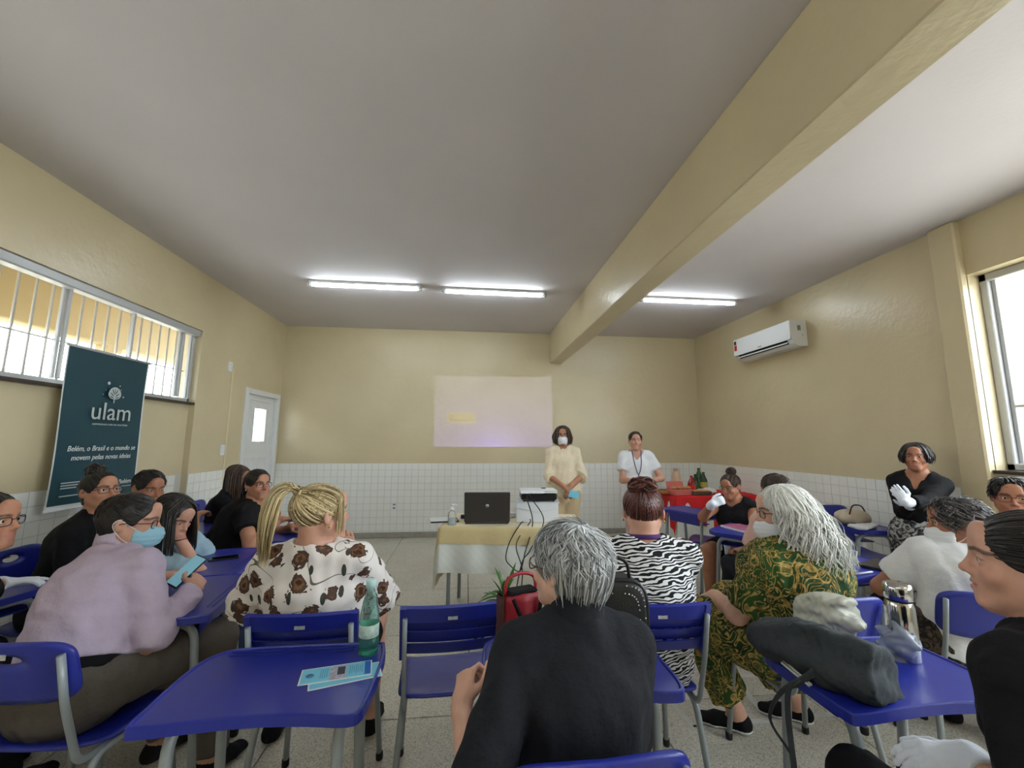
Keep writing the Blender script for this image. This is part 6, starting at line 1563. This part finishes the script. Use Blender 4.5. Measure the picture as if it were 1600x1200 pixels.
# red bag and studded black bag on the centre desk
def bag_sdf(w, d, h_, k=.02, taper=.8): 
    S = Sdf(); S.limb((0, 0, .03), (0, 0, h_-.03), (w/2, d/2), (w/2*taper, d/2*.6), (1, 0, 0), k=k); S.half((0, 0, -1), 0); return S
c = PY(818, 972, 1.50); M_REDB = mat('red_leather', srgb(150, 30, 42), .45, bump=.2, bscale=60, var=.1)
rb = empty('red_handbag', (c[0]-.01, 1.50, DTZ), .35, 'red handbag with dark trim standing left on the centre desk', 'handbag')
S = Sdf(); S.limb((0, 0, .05), (0, 0, .17), (.075, .052), (.070, .035), (1, 0, 0)); S.half((0, 0, -1), -.002); S.half((0, 0, 1), .20); V, F = S.mesh(.007, wrinkle(.003, 40, 7)); soft('bag_body', V, F, M_REDB, rb)
MB().bbox((-.076, 0, .10), (.012, .05, .19), .005).build('side_trim', mat('dark_brown_leather', srgb(74, 40, 34), .5), rb); MB().bbox((.0, 0, .200), (.11, .055, .012), .005).build('top_trim', C_BLACK, rb); MB().tube(spline([(-.05, -.045, .19), (-.02, -.058, .13), (.03, -.058, .12), (.06, -.04, .19)], 5), .007, 6).build('strap', C_BLACK, rb)
MB().tube(spline([(-.06, 0, .19), (-.05, 0, .24), (0, 0, .255), (.05, 0, .24), (.06, 0, .19)], 5), .006, 8).build('handle', M_REDB, rb)
M_BLKL = mat('black_leather', srgb(26, 27, 30), .42, bump=.15, bscale=120)
c = PY(968, 1025, 1.44); kb = empty('studded_bag', (c[0]-.02, 1.44, DTZ), -.1, 'black leather bag with rows of silver studs on the centre desk', 'bag')
def bagprof(t, s_=1): a = t; return superell(.105*s_, .125*s_, 4.0)(a)
P = [bagprof(a) for a in np.linspace(0, 2*PI, 40, endpoint=False)]
m_ = MB(); rings = [(1, -.05), (1.0, .035), (.96, .045), (.85, .052), (.4, .056)]
V = np.concatenate([np.array([(x*s_, -y_, .128+z*s_) for x, z in P]) for s_, y_ in rings]); f = []
for r_ in range(4):
    for i in range(40): j = (i+1) % 40; f.append((r_*40+i, r_*40+j, r_*40+40+j, r_*40+40+i))
f.append(tuple(range(160, 200))); f.append(tuple(reversed(range(40)))); m_.add(V, f, 0, True); m_.build('bag_body', M_BLKL, kb)
M_STUD = mat('silver_stud', srgb(210, 212, 214), .25, metal=.9)
for s_, y_ in ((.90, -.0505), (.72, -.0545)):
    for a in np.linspace(-PI/2, PI/2+.2, 26 if s_ > .9 else 20):
        x, z = bagprof(a, s_); MB().ellipsoid((x, y_, .128+z), (.0032, .003, .0032), 6, 4).build('stud', M_STUD, kb)
MB().tube([(x*1.0, -.035, .128+z*1.0) for x, z in P], .008, 6, closed=True).build('piping', M_BLKL, kb)
MB().tube(spline([(-.06, 0, .25), (-.05, 0, .30), (0, 0, .32), (.05, 0, .30), (.06, 0, .25)], 5), .006, 8).build('handle', M_BLKL, kb)
# dark cloth bag, plastic bags and steel flask on the right foreground desk
C_BAG = cloth_mat('charcoal_canvas', srgb(58, 63, 66), var=.2)
A = PZ(1205, 995, DTZ+.05); B = PZ(1385, 1065, DTZ+.05); ax_ = unit(B-A)
cb = empty('cloth_bag', ((A+B)[0]/2, (A+B)[1]/2, DTZ), math.atan2(ax_[1], ax_[0]), 'slumped charcoal cloth bag with strap on the right foreground desk', 'bag')
ln = np.linalg.norm(B-A); S = Sdf()
S.limb((-ln/2-.01, 0, .05), (.02, 0, .075), (.085, .055), (.125, .085), (0, 1, 0), k=.03).limb((.02, 0, .075), (ln/2+.01, 0, .078), (.125, .085), (.12, .09), (0, 1, 0), k=.03)
S.half((0, 0, -1), -.002, k=.008); S.half((1, .06, .12), ln/2+.012, k=.012); S.half((0, .42, 1), .140, k=.012); S.half((-.1, -.85, .6), .135, k=.012); S.half((0, 1, .1), .105, k=.015); S.half((0, -1, -.15), .105, k=.015); S.half((-.12, 0, 1), .143, k=.012)
V, F = S.mesh(.006, lambda x, y, z: wrinkle(.0065, 46, 9, (1, .8, .8))(x, y, z)+wrinkle(.0035, 110, 12)(x, y, z)); V, F = main_part(V, F)
soft('bag_body', V, F, C_BAG, cb)
st_ = [(ln/2-.12, .02, .14), (ln/2-.10, -.05, .125), (ln/2-.13, -.10, .05), (ln/2-.16, -.135, .012), (ln/2-.17, -.175, .0), (ln/2-.17, -.19, -.08), (ln/2-.16, -.19, -.28)]
MB().tube(spline(st_, 5), .013, 8, flat=.28, up=(0, 1, .3)).build('strap', C_BAG, cb); MB().tube(spline([(ln/2-.16, -.135, .018), (ln/2-.19, -.19, -.02), (ln/2-.22, -.195, -.10), (ln/2-.17, -.195, -.16)], 5), .010, 8, flat=.3).build('strap', C_BAG, cb)
for k_ in (0, 1): MB().tube(spline([(-ln/2+.08, -.085-.012*k_, .03-.004*k_), (-ln/2+.16, -.11-.012*k_, .010), (ln/2-.14, -.115-.012*k_, .008)], 5), .0035, 6).build('drawstring', mat('white_cord', srgb(214, 214, 206), .7, var=.3, vscale=200), cb)
def crumple(name, px, py, Y, r_, mat_, lab, seed, z=0.0):
    c = PZ(px, py, DTZ); S = Sdf(); rs_ = np.random.RandomState(seed)
    for k_ in range(7): S.ell((rs_.uniform(-.6, .6)*r_[0], rs_.uniform(-.5, .5)*r_[1], r_[2]*(.5+.4*rs_.rand())), np.array(r_)*rs_.uniform(.45, .7), k=.012)
    S.half((0, 0, -1), -.002); V, F = S.mesh(.005, lambda x, y, z: wrinkle(.011, 50, seed)(x, y, z)+wrinkle(.005, 130, seed+1)(x, y, z)); V, F = main_part(V, F); o_ = soft(name, V, F, mat_, None, (c[0], c[1], DTZ+z)); return tag(o_, lab, 'plastic bag')
M_PB = mat('cream_plastic_bag', srgb(206, 206, 190), .25, trans=.35, ior=1.2); M_PB2 = mat('clear_plastic_bag', srgb(200, 210, 220), .12, trans=.6, ior=1.25)
o = crumple('plastic_bag', 1330, 1000, 1.3, (.13, .085, .10), M_PB, 'crumpled cream plastic bag behind the dark cloth bag', 5); o.location[1] += .06
o = crumple('plastic_bag', 1415, 1030, 1.3, (.05, .045, .085), M_PB2, 'small clear crumpled bag in front of the steel flask', 8)
c = PZ(1418, 1034, DTZ); fk = empty('steel_flask', (c[0]+.015, c[1]+.02, DTZ), 0, 'shiny steel vacuum flask on the right foreground desk', 'flask')
M_CHR = mat('polished_steel', srgb(196, 196, 198), .12, metal=1.0)
MB().lathe([(.038, 0), (.041, .004), (.041, .165), (.036, .18), (.034, .185)], n=28).build('flask_body', M_CHR, fk); MB().lathe([(.036, .186), (.040, .19), (.040, .225), (.036, .235), (.03, .238), (0, .238)], n=28).build('lid', M_CHR, fk); MB().lathe([(.037, .182), (.0375, .188)], n=24, caps=False).build('seal_ring', M_BLACK, fk)
# phones, folder, magazine, papers
def phone(loc, M, lab, lit=True):
    t = empty('smartphone', loc, 0, lab, 'phone'); t.rotation_euler = M.to_euler(); MB().bbox((0, 0, 0), (.074, .155, .008), .003).build('case', M_BLACK, t)
    MB().box((0, 0, .0043), (.066, .142, .0004)).build('screen', mat('lit_phone_screen', srgb(110, 160, 176), .2, emit=srgb(120, 170, 186), estr=.45) if lit else mat('dark_phone_screen', srgb(14, 15, 18), .1), t); return t
q = LAV.hand['r']; wp = LAV.loc+LAV.R @ (LAV.WR['r']+q['fdir']*.13); 
phone(PY(292, 892, 2.16), Matrix.Rotation(math.radians(-35), 3, 'Z') @ Matrix.Rotation(math.radians(40), 3, 'X') @ Matrix.Rotation(math.radians(18), 3, 'Y'), 'lit phone held by the man in lavender')
c = PZ(350, 872, DTZ+.004); phone((c[0], c[1], DTZ+.0045), Matrix.Rotation(math.radians(-65), 3, 'Z'), 'black phone lying on the desk in front of the girl', False)
c = PZ(1382, 888, DTZ); o = MB().bbox((0, 0, .008), (.24, .17, .014), .003).build('black_folder', M_BLACK, None, (c[0]+.02, c[1]+.02, DTZ), .4); tag(o, 'black folder on the desk before the woman in white T-shirt', 'folder')
c = PZ(1352, 897, DTZ); o = MB().tube([(-.06, 0, .006), (.05, 0, .006), (.062, 0, .006)], [.006, .006, .002], 8).build('white_marker', M_PLASTIC, None, (c[0], c[1], DTZ), .2); tag(o, 'white marker lying left of the black folder', 'marker')
c = PZ(1160, 827, DTZ); mg = empty('magazine', (c[0], c[1], DTZ), .2, 'magazine with a pink cover on the desk at back right', 'magazine'); MB().bbox((0, 0, .008), (.20, .26, .016), .002).build('pages', M_INK, mg); MB().box((.0, .0, .0166), (.198, .258, .0012)).build('cover', mat('pink_cover', srgb(176, 100, 130), .4, var=.35, vscale=9), mg)
w_ = BEI.loc+BEI.R @ ((BEI.WR['r']+BEI.WR['l'])/2+BEI.hand['r']['fdir']*.08); o = MB().bbox((0, 0, 0), (.11, .006, .075), .001, M=roty(.25)).build('blue_papers', mat('light_blue_print', srgb(120, 200, 228), .5), None, (w_[0], w_[1]-.035, w_[2]-.02)); tag(o, 'light blue leaflet held by the woman in beige', 'leaflet')
S = Sdf(); S.ell((0, 0, .05), (.07, .10, .055)).ell((.02, .03, .08), (.05, .06, .04)); S.half((0, 0, -1), -.002); V, F = S.mesh(.008, wrinkle(.006, 50, 3)); c = PZ(436, 822, DTZ); o = soft('striped_pouch', V, F, swirl_mat('blue_white_stripes', srgb(74, 84, 116), srgb(206, 210, 220), 22), None, (-1.30, 3.52, DTZ)); tag(o, 'blue and white striped pouch beside the woman in black T-shirt', 'pouch')
# bags on the desk by the right wall
c = PZ(1335, 818, DTZ); S = Sdf(); S.ell((0, 0, .06), (.16, .11, .07)).ell((-.06, .02, .08), (.08, .07, .05)); S.half((0, 0, -1), -.002); V, F = S.mesh(.009, wrinkle(.006, 30, 6)); cbg = empty('cream_tote', (3.36, 3.40, DTZ), .3, 'cream tote bag with dark handle on the desk by the right wall', 'bag'); soft('bag_body', V, F, cloth_mat('cream_canvas', srgb(196, 184, 164)), cbg)
MB().tube(spline([(-.12, -.04, .10), (-.08, -.05, .17), (.04, -.05, .16), (.12, -.04, .09)], 6), .006, 6).build('handle', mat('dark_brown_leather', srgb(74, 40, 34), .5), cbg)
S = Sdf(); S.limb((-.12, 0, .02), (.12, 0, .02), (.07, .02), (.05, .015), (0, 1, 0)); S.half((0, 0, -1), -.001); V, F = S.mesh(.007, wrinkle(.004, 50, 2)); o = soft('white_cloth', V, F, C_WHITE, None, (3.30, 3.24, DTZ), .4); tag(o, 'folded white cloth lying in front of the cream tote', 'cloth')
# white line markings painted on the floor
fm = empty('floor_marking', (0, 0, 0), 0, 'white painted grid lines on the floor between the chairs at right', 'floor marking'); M_LINE = mat('white_floor_paint', srgb(206, 206, 200), .6, var=.1, vscale=30)
def fline(a, b_, w_=.035):
    A = PZ(a[0], a[1], 0); B = PZ(b_[0], b_[1], 0); d_ = B-A; ln_ = np.linalg.norm(d_)
    MB().box((0, 0, .0012), (ln_, w_, .0016)).build('painted_line', M_LINE, fm, ((A+B)[0]/2, (A+B)[1]/2, 0), math.atan2(d_[1], d_[0]))
for a, b_ in (((1040, 1092), (1085, 1137)), ((1085, 1137), (1300, 1116)), ((1030, 1063), (1250, 1052)), ((1150, 1064), (1200, 1122)), ((1060, 1035), (1240, 1030)), ((1120, 1064), (1070, 1030))): fline(a, b_)

# ================================================================== PROJECTED SLIDE (light thrown by the projector)
lens = PJ+rotz(TR+math.radians(6)) @ np.array([-.05, .19, .05]); tgt = np.array([.44, YB, 1.915])
ld = bpy.data.lights.new('projector_beam', 'SPOT'); ld.spot_size = math.radians(60); ld.spot_blend = 0; ld.shadow_soft_size = .006; ld.energy = 210.0; ld.use_nodes = True
lo_ = bpy.data.objects.new('projector_beam', ld); COL.objects.link(lo_); fwd = Vector(unit(tgt-lens)); lo_.rotation_euler = fwd.to_track_quat('-Z', 'Y').to_euler(); lo_.location = lens
Rm = fwd.to_track_quat('-Z', 'Y').to_matrix()
nt = ld.node_tree; em_ = nt.nodes['Emission']; tcn = N(nt, 'ShaderNodeTexCoord')
def dotn(v):
    n = N(nt, 'ShaderNodeVectorMath', operation='DOT_PRODUCT'); L(nt, tcn.outputs['Normal'], n.inputs[0]); n.inputs[1].default_value = v; return n.outputs['Value']
# keystone corrected: where the ray meets the back wall decides what is shown
dxw, dyw, dzw = dotn(Rm[0]), dotn(Rm[1]), dotn(Rm[2]); U = mth(nt, 'MULTIPLY', mth(nt, 'DIVIDE', dxw, dyw), YB-lens[1]); Vv = mth(nt, 'MULTIPLY', mth(nt, 'DIVIDE', dzw, dyw), YB-lens[1])
def rectm(a, b_, c, d): return mth(nt, 'MULTIPLY', mth(nt, 'MULTIPLY', mth(nt, 'GREATER_THAN', U, a), mth(nt, 'LESS_THAN', U, b_)), mth(nt, 'MULTIPLY', mth(nt, 'GREATER_THAN', Vv, c), mth(nt, 'LESS_THAN', Vv, d)))
u0, u1, v0, v1 = -.51-lens[0], 1.38-lens[0], 1.355-lens[2], 2.485-lens[2]
du, dv = u1-u0, v1-v0
frame = rectm(u0, u1, v0, v1); btn = rectm(u0+.115*du, u0+.335*du, v0+.345*dv, v0+.455*dv); brd = rectm(u0+.105*du, u0+.345*du, v0+.33*dv, v0+.47*dv)
txt = rectm(u0+.165*du, u0+.29*du, v0+.385*dv, v0+.415*dv)
grd = mth(nt, 'SUBTRACT', 1.0, mth(nt, 'DIVIDE', mth(nt, 'SUBTRACT', Vv, v0), dv)); base_ = mix(nt, grd, (.24, .25, .50), (.22, .18, .80)); c1 = mix(nt, brd, base_, (.70, .68, .42)); c1 = mix(nt, btn, c1, (.22, .18, .01)); c1 = mix(nt, txt, c1, (.55, .52, .40)); c1 = mix(nt, frame, (0, 0, 0), c1); L(nt, c1, em_.inputs[0])
